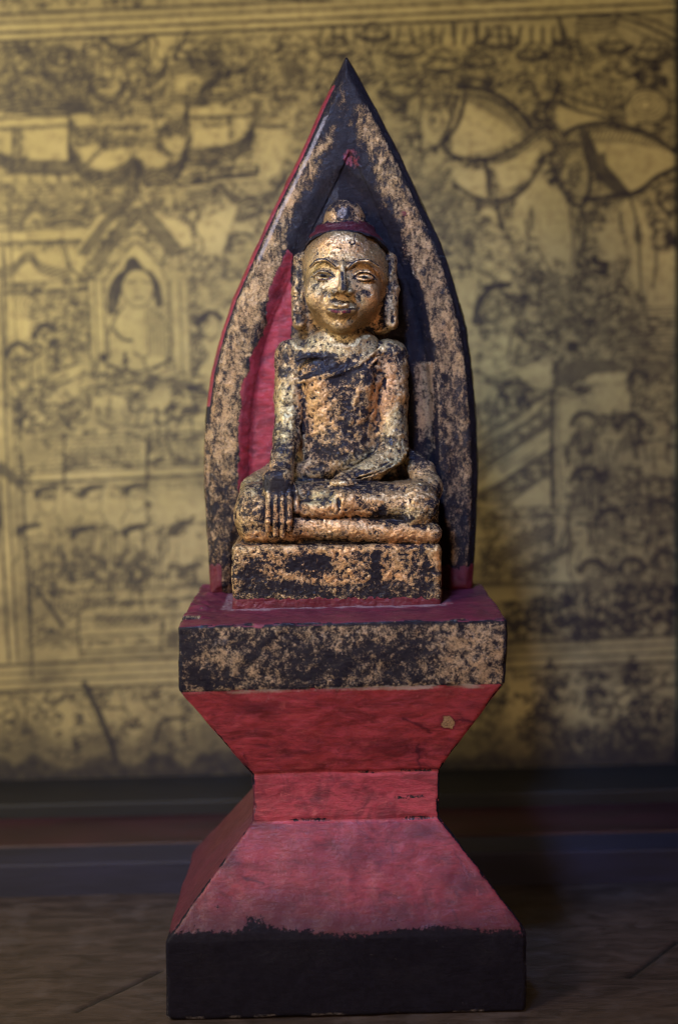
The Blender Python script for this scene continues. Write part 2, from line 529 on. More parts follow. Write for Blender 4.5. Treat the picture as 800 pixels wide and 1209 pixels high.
# outer edges: left edge red, right edge black, pale scuffed arris on the upper left
back = sstep(248, 256, nv[:, 2])
rl = rimL * sstep(-3.2, -1.2, nso) * (py > 100) * (py < 480)
pt.put(1, 1.0, rl); pt.put(2, 0.5, rl)
pt.put(0, 0.05, rimL * sstep(-5, -2.0, nso) * (py < 500))
pt.put(3, 0.62, rimL * sstep(5, 1, np.abs(nso + 8)) * sstep(110, 150, py) * sstep(330, 300, py))
pt.put(0, 0.0, (~rimL) * sstep(-8, -5, nso))
pt.put(0, 0.12, sstep(150, 105, pt.wy) * 0.7)
pt.put(0, 0.0, (py < 82) * 1.0)
pt.put(0, 0.30, sstep(560, 600, py) * (px < 275) * 0.8)
pt.put(2, 0.22 + 0.35 * np.clip(fbm(nv, (10, 40, 10), 88), 0, 1), inr * rimL)
pt.put(2, 0.86, (sstep(650, 660, py)) * 1.0)
pt.put(1, 1.0, sstep(660, 676, py + 4 * vnoise(nv, 6, 2)) * ((px < 262) | (px > 515)))
pt.put(0, 0.0, sstep(662, 674, py) * ((px < 262) | (px > 515)))
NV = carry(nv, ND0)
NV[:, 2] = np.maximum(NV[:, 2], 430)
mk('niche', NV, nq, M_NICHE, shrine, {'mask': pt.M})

# ---- seated figure, carved in one piece with its low throne
FD0 = 150
f = Field((262, 222, 100), (532, 724, 290), 1.0)
f.box((276, 640, 114), (519, 724, 284), 7, 4)                                # throne block
f.box((330, 402, 222), (474, 585, 284), 12, 4)                               # mass behind the arms
f.box((350, 398, 188), (454, 560, 284), 26, 10)                              # trunk
f.ell((402, 430, 212), (56, 34, 32), 14)                                     # shoulders and chest
f.cap((378, 448, 196), (392, 520, 196), 22, 15, 12)
f.cap((428, 448, 196), (414, 520, 196), 22, 15, 12)
f.cap((402, 455, 188), (402, 520, 190), 12, 10, 10)
f.ell((404, 540, 196), (32, 26, 22), 10)                                     # belly
f.path([(345, 418, 216), (341, 470, 206), (337, 520, 188), (332, 556, 156)], [21, 18.5, 16, 14], 5)   # arm reaching down
f.box((322, 406, 207), (352, 520, 284), 14, 8)
f.path([(460, 420, 216), (464, 470, 208), (465, 528, 200)], [21, 18.5, 18.5], 5)
f.box((452, 404, 207), (484, 550, 284), 14, 8)
f.box((282, 570, 128), (514, 645, 284), 20, 8)                               # lap
f.ell((304, 607, 146), (28, 32, 34), 5)                                      # knees
f.ell((490, 602, 150), (27, 34, 36), 6)
f.cap((404, 592, 132), (500, 595, 136), 17, 17, 4)                           # upper shin
f.cap((345, 620, 128), (506, 628, 128), 13, 13, 3)                           # lower shin
f.cap((300, 626, 130), (345, 624, 128), 13, 13, 4)
f.cap((362, 600, 124), (396, 598, 126), 10, 12, 3)
f.ell((378, 585, 136), (15, 10, 14), 3, rot=-0.2)                            # foot
f.path([(466, 536, 192), (440, 556, 172), (404, 568, 152)], [16, 14, 10], 5, flat=1.0)   # forearm in the lap
f.ell((406, 571, 146), (18, 8, 16), 3)
for i, (x0, y0) in enumerate(((392, 569), (396, 573), (402, 577))):
    f.cap((x0 + 20, y0 - 2, 138), (x0, y0, 140), 3.4, 3.0, 1.5)
f.path([(480, 540, 230), (500, 560, 190), (508, 578, 170)], [10, 14, 16], 8)   # thigh behind
f.path([(325, 560, 220), (300, 580, 190)], [14, 18], 8)
f.cap((352, 560, 190), (395, 552, 190), 12, 12, 8)
# carved grooves
f.cap((398, 575, 118), (402, 612, 113), 2.2, 2.0, 2, 'sub')
f.path([(404, 611, 112), (450, 613, 108), (512, 622, 112)], [2.6, 2.6, 2.6], 4, 'sub')
f.path([(270, 640, 112), (330, 638, 108), (400, 639, 108), (520, 645, 108)], [3.4, 3.4, 3.2, 3.2], 3, 'sub')
f.path([(353, 436, 186), (354, 480, 181), (354, 540, 170)], [3.4, 3.8, 4], 8, 'sub')
f.path([(448, 442, 184), (443, 490, 181), (440, 530, 177)], [3.4, 3.8, 3.4], 8, 'sub')
f.ell((372, 551, 166), (16, 16, 14), 6, 'sub')                               # hollow by the belly
f.path([(404, 452, 168), (406, 520, 170)], [5, 5], 8, 'sub')
# robe edge over the left shoulder and across the chest
f.path([(452, 408, 188), (424, 430, 178), (396, 441, 177), (366, 447, 179), (352, 452, 186)], [1.0, 1.1, 1.3, 1.3, 1.3], 6)
f.path([(448, 420, 184), (430, 440, 178), (420, 470, 177), (414, 500, 178)], [1.3, 1.3, 1.2, 1.0], 6)
f.path([(350, 425, 181), (364, 419, 180), (379, 421, 180)], [1.6, 2.8, 1.6], 5)
f.path([(360, 445, 178), (380, 438, 178), (396, 431, 179)], [1.0, 1.9, 1.2], 4)
f.path([(396, 449, 180), (402, 439, 178), (411, 429, 180)], [1.0, 2.0, 1.2], 4)
for i in range(4):                                                           # sleeve and drapery folds over the forearm
    f.path([(482 - 3 * i, 532 + 5 * i, 184 - 4 * i), (446, 547 + 4.2 * i, 166 - 5 * i), (402, 562 + 3.5 * i, 150 - 4 * i)], [1.8, 1.7, 1.4], 2.4)
# the hand on the knee
f.box((311, 552, 115), (347, 592, 152), 12, 4)
for i, (x0, x1, y1) in enumerate(((319, 318.5, 622), (326.5, 327, 628), (334.5, 335, 629), (342, 342.5, 621))):
    f.path([(x0, 576, 122), (x0, 594, 110), (x1, 612, 108.5), (x1, y1, 111)], [4.6, 4.3, 4.0, 3.4], 1.3)
f.path([(340, 566, 132), (349, 580, 124), (351, 600, 118)], [5.5, 4.6, 3.8], 1.8)
for x_ in (322.9, 330.7, 338.6):
    f.path([(x_, 588, 108), (x_, 606, 103.5), (x_, 628, 104)], [1.2, 1.4, 1.4], 1.6, 'sub')
# neck and head
f.cap((404, 385, 222), (404, 408, 222), 30, 44, 10)
f.ell((404, 400, 206), (42, 12, 22), 8)
f.path([(376, 397, 196), (404, 403, 186), (436, 397, 196)], [2.6, 2.6, 2.6], 3)
f.ell((404, 312, 208), (49, 50, 50), 4)
f.ell((409, 325, 242), (58, 68, 50), 8)
f.box((349, 290, 208), (467, 392, 284), 12, 8)
f.ell((403, 348, 196), (40, 44, 40), 12)
f.ell((417, 324, 212), (44, 56, 42), 12)
f.ell((404, 374, 176), (20, 17, 18), 10)
f.ell((374, 346, 176), (15, 20, 14), 10); f.ell((433, 348, 177), (15, 20, 14), 10)   # cheeks
f.box((381, 270, 164), (428, 302, 200), 18, 14)                              # forehead
f.ell((381, 322, 152), (16, 9.5, 11), 6, 'sub'); f.ell((430, 324, 152), (16, 9.5, 11), 6, 'sub')
f.ell((381, 324, 167), (11.5, 6.5, 7), 2.5, rot=0.05); f.ell((430, 326, 167), (11.5, 6.5, 7), 2.5)
for s_, cx in ((-1, 381), (1, 430)):
    f.path([(cx - 12, 325, 163.5), (cx - 5, 320.2, 159.5), (cx + 5, 320.6, 159.5), (cx + 13, 326, 163.5)], [1.3, 1.6, 1.6, 1.2], 1.6)
    f.path([(cx - 9, 328, 162.5), (cx, 330.2, 160.5), (cx + 10, 328, 162.5)], [1.0, 1.2, 1.0], 1.8)
f.path([(366, 314, 166), (374, 307, 160), (386, 306, 157), (397, 314, 157)], [1.8, 2.2, 2.2, 2], 4)
f.path([(411, 315, 157), (421, 308, 157), (435, 307, 160), (447, 314, 166)], [2, 2.2, 2.2, 1.8], 4)
f.path([(404, 312, 157), (404.5, 328, 149), (404, 341, 140.5)], [3.4, 4.0, 6.2], 3.5)
f.ell((395.5, 344, 151), (6, 4.6, 7), 2.2); f.ell((412, 344.5, 151), (6, 4.6, 7), 2.2)
f.ell((398, 348.5, 147), (2.6, 1.6, 4), 1.2, 'sub'); f.ell((410, 348.8, 147), (2.6, 1.6, 4), 1.2, 'sub')
f.path([(404, 350, 153), (403.5, 355, 152)], [1.4, 1.4], 2, 'sub')
f.ell((402.5, 365, 158), (18, 9, 10), 6)
f.path([(387, 363.5, 158), (395, 360.0, 149), (402, 361.8, 148), (409, 360.2, 149), (417, 364, 157)], [1.5, 2.6, 2.4, 2.6, 1.5], 1.4)
f.path([(390, 366.5, 157), (402.5, 369.3, 149), (414, 367, 156)], [1.6, 3.3, 1.6], 1.4)
f.path([(384, 363.5, 153), (395, 364.6, 146.2), (402.5, 365.4, 145.2), (410, 364.8, 146.2), (421, 364, 153)], [1.1, 0.9, 0.9, 0.9, 1.1], 1.2, 'sub')
f.ell((403, 384, 167), (10, 7, 8), 6)
f.path([(384, 345, 160), (380, 356, 160)], [1.6, 1.4], 4, 'sub'); f.path([(423, 346, 160), (427, 357, 160)], [1.6, 1.4], 4, 'sub')
# long ears
for x0, lean in ((351, -1), (464, 1)):
    f.path([(x0 - lean, 302, 214), (x0 + lean, 340, 210), (x0, 380, 207)], [7.5, 7.0, 8.5], 6, flat=1.3)
    f.path([(x0 - 3 * lean, 306, 203), (x0 - 3 * lean, 334, 201), (x0 - 1 * lean, 350, 200)], [1.1, 1.1, 1.1], 3, 'sub')
    f.ell((x0 + 1 * lean, 374, 196), (2, 6, 2.5), 3, 'sub')
dcol = f.F < 0
depth_map = np.where(dcol.any(2), f.lo[2] + dcol.argmax(2) * f.h, 280.0)
del dcol
fv, fq = f.mesh()
fn_ = vnormals(fv, fq)
face = sstep(60, 45, np.hypot(fv[:, 0] - 403, (fv[:, 1] - 333) * 0.75))
amp = 1 - 0.85 * face
hand = sstep(30, 22, np.hypot(fv[:, 0] - 332, (fv[:, 1] - 596) * 0.6)) * (fv[:, 2] < 150)
amp = amp * (1 - 0.72 * hand)
fv += fn_ * (amp * (1.9 * fbm(fv, 20, 31) + 1.1 * fbm(fv, 6.5, 32)) + 0.5 * amp * vnoise(fv, 3.0, 34) + 0.22 * fbm(fv, 5, 33))[:, None]
cav = cavity(fv, fq, fn_)
px, py, pz = fv[:, 0].copy(), fv[:, 1].copy(), fv[:, 2].copy()
pt = Paint(px, py, fv, (0.66, 0.0, 0.5, 0.0))
B = pt.blob
pt.put(0, 0.42, sstep(0.05, 0.55, fbm(fv, 26, 41)) * (1 - face))
pt.put(0, 0.92, face)
pt.put(2, 0.38, face)
# warm reflected light painted as copper tone in the leaf
B(2, 0.80, 398, 605, 70, 22); B(2, 0.85, 470, 630, 55, 12); B(2, 0.75, 400, 665, 110, 22); B(2, 0.85, 370, 480, 18, 45)
B(2, 0.9, 450, 455, 20, 55); B(2, 0.6, 400, 490, 40, 60); B(2, 0.8, 445, 350, 14, 45); B(2, 0.75, 405, 285, 40, 10)
B(2, 0.12, 400, 405, 75, 15); B(2, 0.05, 335, 490, 14, 50); B(2, 0.1, 470, 510, 18, 30); B(2, 0.1, 440, 545, 45, 12)
B(2, 0.15, 300, 570, 30, 12); B(2, 0.1, 380, 330, 14, 26); B(2, 0.15, 480, 605, 30, 9); B(2, 0.1, 378, 587, 20, 9)
B(2, 0.95, 330, 632, 50, 8)
# leaf mostly kept
B(0, 0.86, 398, 612, 50, 14); B(0, 0.86, 475, 632, 45, 8); B(0, 0.80, 375, 475, 14, 38); B(0, 0.82, 455, 470, 18, 40)
B(0, 0.78, 400, 408, 60, 10); B(0, 0.76, 337, 470, 12, 36); B(0, 0.82, 465, 583, 50, 5); B(0, 0.85, 330, 636, 50, 6)
B(0, 0.78, 400, 300, 40, 16)
# leaf lost
B(0, 0.08, 376, 424, 26, 8, 0.5, 0.9, rot=-0.1); B(0, 0.10, 402, 436, 34, 7, 0.5, 0.9); B(0, 0.2, 425, 445, 20, 11, 0.6, 0.8)
B(0, 0.18, 400, 455, 10, 14, 0.6, 0.8); B(0, 0.30, 412, 490, 14, 38, 0.5, 0.75); B(0, 0.22, 430, 500, 5, 34, 0.5, 0.8)
B(0, 0.22, 470, 417, 16, 12, 0.6, 0.8); B(0, 0.28, 333, 404, 18, 9, 0.5, 0.7); B(0, 0.25, 332, 430, 10, 20, 0.5, 0.6)
B(0, 0.30, 330, 536, 20, 14, 0.6, 0.8); B(0, 0.15, 395, 534, 24, 10, 0.6, 0.7)
B(0, 0.0, 328, 568, 17, 15, 0.25); B(0, 0.05, 340, 580, 10, 9, 0.3); B(0, 0.34, 330, 608, 20, 26, 0.4, 0.95); B(2, 0.85, 330, 614, 20, 20)
B(0, 0.05, 447, 606, 10, 9, 0.4, 0.95); B(0, 0.08, 470, 611, 16, 5, 0.4, 0.95); B(0, 0.20, 430, 575, 30, 6, 0.5, 0.7)
B(0, 0.25, 410, 562, 30, 6, 0.5, 0.7); B(0, 0.25, 383, 590, 5, 6, 0.5, 0.8); B(0, 0.2, 300, 600, 14, 14, 0.5, 0.5)
B(0, 0.06, 365, 662, 28, 12, 0.35, 0.92); B(0, 0.12, 300, 672, 24, 14, 0.5, 0.7); B(0, 0.12, 330, 690, 45, 8, 0.5, 0.85)
B(0, 0.15, 400, 692, 60, 7, 0.5, 0.8); B(0, 0.03, 443, 672, 6, 36, 0.35, 0.95); B(0, 0.2, 480, 690, 40, 9, 0.5, 0.7)
B(0, 0.3, 500, 670, 16, 14, 0.5, 0.6); B(0, 0.25, 480, 642, 40, 3.5, 0.5, 0.7); B(0, 0.3, 380, 639, 60, 4, 0.5, 0.7)
B(0, 0.15, 513, 600, 8, 26, 0.5, 0.7)
pt.put(0, 0.08, sstep(484, 488, px) * sstep(560, 540, py) * 0.8)
lo_c, hi_c = np.percentile(cav, 72), np.percentile(cav, 95)
pt.put(0, 0.12, 0.75 * sstep(lo_c, hi_c, cav) * (1 - 0.35 * face))
pt.put(0, 0.90, 0.50 * sstep(np.percentile(cav, 30), np.percentile(cav, 6), cav))  # highlights on raised forms, put in as extra gold
for q_ in ([(350, 425), (364, 419), (379, 421)], [(360, 445), (380, 438), (396, 431)], [(394, 450), (402, 437), (413, 426)]):
    pt.line(0, 0.0, q_, 6, 3, 0.95)
# face wear
B(0, 0.50, 373, 341, 10, 12, 0.5, 0.75); B(0, 0.30, 431, 347, 7, 5, 0.5, 0.9); B(0, 0.7, 400, 378, 18, 8, 0.6, 0.6)
B(0, 0.25, 399, 355.5, 12, 2.6, 0.5, 0.85); B(0, 0.3, 390, 348, 5, 6, 0.5, 0.6)
B(0, 0.35, 425, 340, 5, 8, 0.6, 0.6); B(0, 0.35, 410, 335, 3, 10, 0.5, 0.8); B(0, 0.40, 352, 320, 9, 30, 0.5, 0.6)
B(0, 0.5, 465, 330, 8, 34, 0.5, 0.6); B(0, 0.25, 352, 370, 8, 16, 0.5, 0.7)
pt.line(0, 0.15, [(403.5, 322), (404.5, 332), (404.5, 342)], 3.2, 2.5, 0.9)
fr = (pz < 215) * 1.0
pt.line(0, 0.0, [(365, 314), (373, 306.5), (384, 305.5), (396, 314)], 1.6, 1.2, 0.95, where=fr)
pt.line(0, 0.0, [(411, 316), (419, 308), (433, 305.5), (447, 312)], 1.6, 1.2, 0.95, where=fr)
for cx, cy in ((381, 324), (430, 326)):
    pt.line(0, 0.0, [(cx - 14, cy + 2), (cx - 6, cy - 4.2), (cx + 5, cy - 4), (cx + 15, cy + 2.5)], 1.4, 1.0, 0.85, where=fr)
    pt.line(0, 0.0, [(cx - 12, cy + 2), (cx, cy + 5.6), (cx + 13, cy + 2.5)], 1.0, 1.0, 0.6, where=fr)
pt.line(0, 0.0, [(420, 274), (418.5, 281), (420, 287), (424, 288.5)], 1.6, 1.1, 1, where=fr)
pt.line(0, 0.0, [(413, 285), (414.5, 287.5), (419, 286)], 1.7, 1.1, 1, where=fr)
# black rim between face and hair, red lips, red foot of the throne
pt.line(0, 0.0, [(386, 364.6), (402, 365.4), (420, 364.4)], 1.6, 1.0, 0.9, where=fr)
d = line_d(px, py, crom([(392, 367), (402, 368.6), (412, 367.4)], 6))
lip = (1 - sstep(1.2, 3.0, d)) * fr; pt.put(2, 0.7, lip)
pt.put(1, 0.52, lip); pt.put(0, 0.25, lip)
pt.line(1, 0.6, [(369, 327), (381, 330), (394, 327)], 1.4, 1.0, 0.8, where=fr)
yb = py + 2.0 * vnoise(fv, 9, 77) + 2.0 * vnoise(fv, 3, 78)
redf = sstep(700.5, 703, yb)
pt.put(1, 1.0, redf); pt.put(2, 0.85, redf); pt.put(0, 0.0, redf); pt.put(0, 0.2, sstep(694, 700, yb) * (1 - redf) * 0.5)
pt.put(3, 0.45, sstep(716, 719, yb) * 0.8)
B(3, 0.45, 372, 553, 12, 9, 0.5, 0.8)                                        # grey film in the hollow
FV = carry(fv, FD0)
zs = 484.5
FV[:, 2] = np.maximum(FV[:, 2], 430)
figure = mk('seated_figure', FV, fq, M_LEAF, shrine, {'mask': pt.M})
figure['label'] = 'seated Buddha with one hand on its knee, gold leaf worn to black'

# hair cap and topknot
hf = Field((345, 220, 140), (470, 305, 292), 1.0)
hf.ell((408.5, 307, 211), (54.5, 50, 55), 3)
hf.path([(406, 276, 214), (407, 262, 216)], [40, 27], 10)
hf.ell((407, 249, 217), (24, 20.5, 24), 4)
hf.box((370, 255, 220), (445, 300, 288), 12, 8)
sl, X, Y, Zz = hf.region((340, 210, 130), (480, 320, 300))
cut = Y - (271.5 + 0.0045 * (X - 404) ** 2 + 0.8 * np.sin(X / 3.1)) - 0.35 * np.clip(Zz - 185, 0, 200)
hf.F = np.maximum(hf.F, cut.astype(np.float32) + 0 * hf.F)
hv, hq = hf.mesh()
hn = vnormals(hv, hq)
hv += hn * (1.0 * fbm(hv, 14, 51) + 0.8 * fbm(hv, 4.5, 52))[:, None]
pt = Paint(hv[:, 0].copy(), hv[:, 1].copy(), hv, (0.05, 0.9, 0.75, 0.0))
pt.put(1, 0.0, sstep(260, 256, pt.wy)); pt.put(0, 0.35, sstep(260, 256, pt.wy))
pt.put(1, 0.0, sstep(267.5, 270, hv[:, 1] - 0.0045 * (hv[:, 0] - 404) ** 2 + .8 * vnoise(hv, 5, 8)))
pt.blob(0, 0.72, 389, 250, 8, 7); pt.blob(0, 0.6, 426, 244, 8, 14); pt.blob(0, 0.5, 405, 252, 8, 6)
pt.blob(3, 0.55, 404, 247, 9, 9, 0.5); pt.blob(3, 0.42, 397, 262, 24, 3.5, 0.5); pt.blob(3, 0.35, 400, 271, 22, 2, 0.5)
mk('hair', carry(hv, FD0), hq, M_HAIR, figure, {'mask': pt.M})

# painted eyes, a thin almond inlay following the lids
te = NT('painted_eye')
e0, e1, e2, _ = te.attr('mask')
ec = te.mix(e0, (0.12, 0.08, 0.04), (0.003, 0.004, 0.006))
ec = te.mix(e1, ec, (0.30, 0.10, 0.08))
te.b.inputs['Specular IOR Level'].default_value = 0.02
M_EYE = te.out(ec, 0.4, 0.0)
for cx, cy in ((381, 325), (430, 327)):
    nu, nvv = 41, 17
    u = np.linspace(-1, 1, nu)[:, None]; v = np.linspace(-1, 1, nvv)[None, :]
    hw, hh = 10.0, 1.7
    X = cx + hw * u + 0 * v
    Y = cy + 0.10 * hw * u + hh * v * (1 - np.abs(u) ** 2.0) ** 0.8 - 0.3
    ii = np.clip(((X - f.lo[0]) / f.h).astype(int), 0, f.n[0] - 1); jj = np.clip(((Y - f.lo[1]) / f.h).astype(int), 0, f.n[1] - 1)
    dz = depth_map[ii, jj]
    cen = depth_map[int(cx - f.lo[0]), int(cy - f.lo[1])]
    Zd = cen - 2.1 + 3.0 * u ** 2 + 0 * v + 0.5 * v ** 2
    P = np.stack([X, Y, Zd], -1).reshape(-1, 3)
    q = []
    for i in range(nu - 1):
        for j in range(nvv - 1):
            a_ = i * nvv + j
            q.append((a_, a_ + 1, a_ + nvv + 1, a_ + nvv))
    iris = sstep(4.0, 3.0, np.hypot(X - cx - 0.6, (Y - cy) * 0.9)) 
    edge = sstep(0.62, 0.95, np.abs(v) + 0 * u) * 0.9
    cor = sstep(0.72, 1.0, np.abs(u) + 0 * v)
    mm = np.stack([np.maximum(iris * 0.95, edge), cor * 0.7, 0 * X, 0 * X + 1], -1).reshape(-1, 4)
    mk('eye', carry(P, FD0), np.array(q)[:, ::-1], M_EYE, figure, {'mask': mm})

# ---- pedestal: slab, flare, waist, skirt and foot
keys = [  # left px, left py, right px, right py, front depth, back depth
    (209, 737, 598, 731, 0, 300),
    (210, 772, 598, 768, -1, 300),
    (211, 813, 596, 808, 0, 300),
    (217, 822, 588, 817, 5, 296),
    (297, 915, 519, 909, 60, 245),
    (298, 942, 519, 937, 62, 245),
    (297, 971, 519, 965, 60, 245),
    (200, 1103, 618, 1096, -13, 316),
    (195, 1112, 622, 1105, -16, 320),
    (195, 1193, 622, 1183, -16, 320)]
rows = []
for lx, ly, rx, ry, fd, bd in keys:
    a_ = U(lx, ly, fd); b_ = U(rx, ry, fd)
    rows.append(((a_[2] + b_[2]) / 2, a_[0], b_[0], fd, bd))
rows = np.array(rows[::-1])
rows[0, 0] = 0.0
ztop = rows[-1, 0]
H = 1.9
pf = Field((-230, -30, -8), (240, 335, ztop + 10), H)
zz = pf.ax[2]
L = np.interp(zz, rows[:, 0], rows[:, 1]); R = np.interp(zz, rows[:, 0], rows[:, 2])
Fd = np.interp(zz, rows[:, 0], rows[:, 3]); Bd = np.interp(zz, rows[:, 0], rows[:, 4])
X = pf.ax[0][:, None, None]; Y = pf.ax[1][None, :, None]; Z = zz[None, None, :]
r_ = 4.5
low = sstep(rows[5, 0] + 4, rows[5, 0] - 30, zz)[None, None, :]
R = R - low * 0.26 * np.clip(Y - Fd[None, None, :], 0, 320)
qx = np.abs(X - (L + R) / 2) - (R - L) / 2 + r_; qy = np.abs(Y - (Fd + Bd) / 2) - (Bd - Fd) / 2 + r_
qz = np.abs(Z - ztop / 2) - ztop / 2 + r_
pf.F[:] = np.sqrt(np.maximum(qx, 0) ** 2 + np.maximum(qy, 0) ** 2 + np.maximum(qz, 0) ** 2) + np.minimum(np.maximum(np.maximum(qx, qy), qz), 0) - r_
pv, pq = pf.mesh()
pn = vnormals(pv, pq)
edgew = np.maximum(sstep(0.16, 0.4, np.minimum(np.abs(pn[:, 0]), np.abs(pn[:, 1]))),
                   sstep(0.3, 0.6, np.minimum(pn[:, 2], np.hypot(pn[:, 0], pn[:, 1]))) * (pv[:, 2] > ztop - 8))
seam = np.zeros(len(pv))
for z_ in (rows[5, 0], rows[3, 0]):
    seam = np.maximum(seam, 1 - sstep(1.0, 4.5, np.abs(pv[:, 2] - z_ - 2.5 * vnoise(pv, (40, 40, 40), 55))))
seam *= (0.45 + 0.55 * sstep(-0.5, 0.4, vnoise(pv, 30, 56))) * (np.abs(pn[:, 1]) > 0.3)
seam *= (edgew < 0.9) | (np.abs(pn[:, 0]) < 0.3)
chip = edgew * np.clip(fbm(pv, 16, 57) - 0.05, 0, 1)
disp = 2.3 * fbm(pv, 46, 61) - 1.8 * seam - 4.5 * chip + (0.35 + 0.6 * (pv[:, 2] > rows[7, 0])) * fbm(pv, 12, 62)
zw, zs1 = rows[3, 0], rows[5, 0]
topf = sstep(0.6, 0.9, pn[:, 2]) * (pv[:, 2] > ztop - 14)
edge_l = topf * sstep(-150, -180, pv[:, 0]) * (pv[:, 1] > 40)
pv0 = pv.copy()
pv = pv + pn * disp[:, None]
pv[:, 2] += edge_l * (5 + 7 * fbm(pv0, 22, 71)) + topf * (1.5 * fbm(pv0, 15, 72))
pv[:, 2] = np.maximum(pv[:, 2], 0.0)
ppx, ppy = proj(pv)
nrm = vnormals(pv, pq)
pt = Paint(ppx, ppy, pv, (0.44, 0.0, 0.60, 0.0))
z = pv[:, 2]
z_slab = rows[7, 0]; z_flare = rows[5, 0]; z_waist = rows[3, 0]; z_foot = rows[1, 0]
ragged = 2.5 * fbm(pv, 12, 81)
isfront = (nrm[:, 1] < -0.5) | ((nrm[:, 1] < -0.2) & (np.abs(nrm[:, 0]) < 0.5))
slab_z = (z > z_slab - 2 + ragged * 0.4)
pt.M[~slab_z, 2] = 0.04; pt.M[~slab_z, 0] = 0.0; pt.M[~slab_z, 1] = 1.0
# slab front
pt.put(0, 0.30, slab_z * sstep(-0.1, 0.5, fbm(pv, (60, 60, 40), 83)) * 0.8)
pt.blob(0, 0.62, 560, 770, 45, 38, 0.5, 0.8, where=slab_z); pt.blob(0, 0.12, 470, 770, 40, 18, 0.6, 0.7, where=slab_z)
pt.blob(0, 0.12, 375, 785, 45, 18, 0.6, 0.7, where=slab_z); pt.blob(0, 0.10, 245, 800, 30, 16, 0.6, 0.7, where=slab_z)
pt.blob(0, 0.62, 430, 748, 60, 10, 0.6, 0.7, where=slab_z); pt.blob(0, 0.60, 265, 778, 22, 16, 0.6, 0.7, where=slab_z)
pt.blob(3, 0.55, 262, 758, 14, 7, 0.6, 0.8, where=slab_z); pt.blob(0, 0.1, 226, 760, 14, 26, 0.6, 0.7, where=slab_z)
pt.put(0, 0.05, slab_z * sstep(6, 2, np.abs(ppx - 211)) * 0.9); pt.put(0, 0.1, slab_z * sstep(5, 2, np.abs(ppx - 597)) * 0.8)
ytop = 737 - (ppx - 209) * 6 / 389
pt.put(0, 0.05, slab_z * sstep(3.5, 1.5, np.abs(ppy - ytop - 2)) * isfront * 0.8)
tp = (nrm[:, 2] > 0.75) & (z > ztop - 12)
pt.put(1, 1.0, tp * 1.0); pt.put(2, 0.80, tp * 1.0); pt.put(0, 0.0, tp * 1.0)
pt.blob(1, 1.0, 306, 738, 6, 4, 0.3); pt.blob(0, 0.0, 306, 738, 6, 4, 0.3)
# dust on the slab top beside the throne, along the lower edge of the slab
Xw, Yw = pv[:, 0], pv[:, 1]
tx0, tx1 = U(276, 715, 120)[0], U(519, 715, 120)[0]
pt.put(3, 0.55, tp * sstep(20, 4, np.abs(Yw - 110) + 4 * vnoise(pv, 12, 5)) * sstep(tx0 - 25, tx0, Xw) * sstep(tx1 + 25, tx1, Xw))
pt.put(3, 0.5, tp * sstep(16, 4, np.abs(Xw - tx0 + 10)) * (Yw > 110))
pt.put(3, 0.45, tp * sstep(14, 4, np.abs(Xw - tx1 - 10)) * (Yw > 110))
pt.put(3, 0.85, sstep(5.0, 1.5, np.abs(z - z_slab + 4 + ragged * 0.7)) * (nrm[:, 1] < -0.3) * (0.75 + 0.4 * vnoise(pv, 30, 7)))
pt.put(3, 0.38, sstep(16, 4, np.abs(z - z_slab + 14)) * (nrm[:, 1] < -0.3) * sstep(-0.1, 0.5, vnoise(pv, 26, 12)))
# gold fleck
pt.blob(1, 0.0, 529, 853, 7, 6, 0.15); pt.blob(0, 1.0, 529, 853, 9, 8, 0.1)
pt.blob(0, 1.0, 497, 843, 2, 2, 0.3); pt.blob(2, 0.9, 529, 853, 9, 8, 0.3)
pt.put(2, 0.44 + 0.35 * np.clip(fbm(pv, 60, 33), 0, 1), (z < z_waist - 3) * 1.0)
# cracks and stains of the red parts
red_z = (~slab_z)
for pts, wd in (([(300, 912), (345, 909), (400, 914), (455, 912), (518, 908)], 2.0), ([(298, 970), (350, 968), (400, 971), (450, 969), (518, 965)], 2.6),
                ([(225, 835), (240, 858), (262, 880), (296, 912)], 2.5), ([(590, 822), (560, 858), (519, 906)], 2.5),
                ([(201, 1104), (240, 1046), (297, 970)], 3.0), ([(519, 966), (560, 1018), (617, 1098)], 3.0),
                ([(552, 826), (566, 838), (558, 850)], 1.6)):
    pt.line(1, 0.0, pts, wd * 0.8, 1.6, 0.62 if wd == 1.6 else 0.0, crisp=False, where=red_z * (nrm[:, 1] < 0.1))
pt.blob(1, 0.25, 485, 941, 28, 4, 0.5, 0.7, where=red_z); pt.blob(1, 0.35, 395, 940, 18, 20, 0.6, 0.5, where=red_z)
pt.blob(1, 0.35, 360, 948, 12, 10, 0.6, 0.5, where=red_z); pt.blob(1, 0.3, 430, 835, 40, 3, 0.6, 0.5, where=red_z)
pt.blob(1, 0.3, 330, 875, 40, 3, 0.6, 0.5, where=red_z, rot=0.3); pt.blob(1, 0.3, 470, 860, 30, 3, 0.6, 0.5, where=red_z)
pt.blob(3, 0.30, 285, 870, 30, 12, 0.6, 0.6, where=red_z, rot=0.6)
pt.put(1, 0.0, seam * red_z * 0.55)
pt.put(1, 0.0, sstep(0.35, 0.8, edgew) * red_z * (np.abs(nrm[:, 0]) > 0.25) * sstep(-0.35, 0.25, vnoise(pv, (20, 20, 28), 58)) * 0.9)
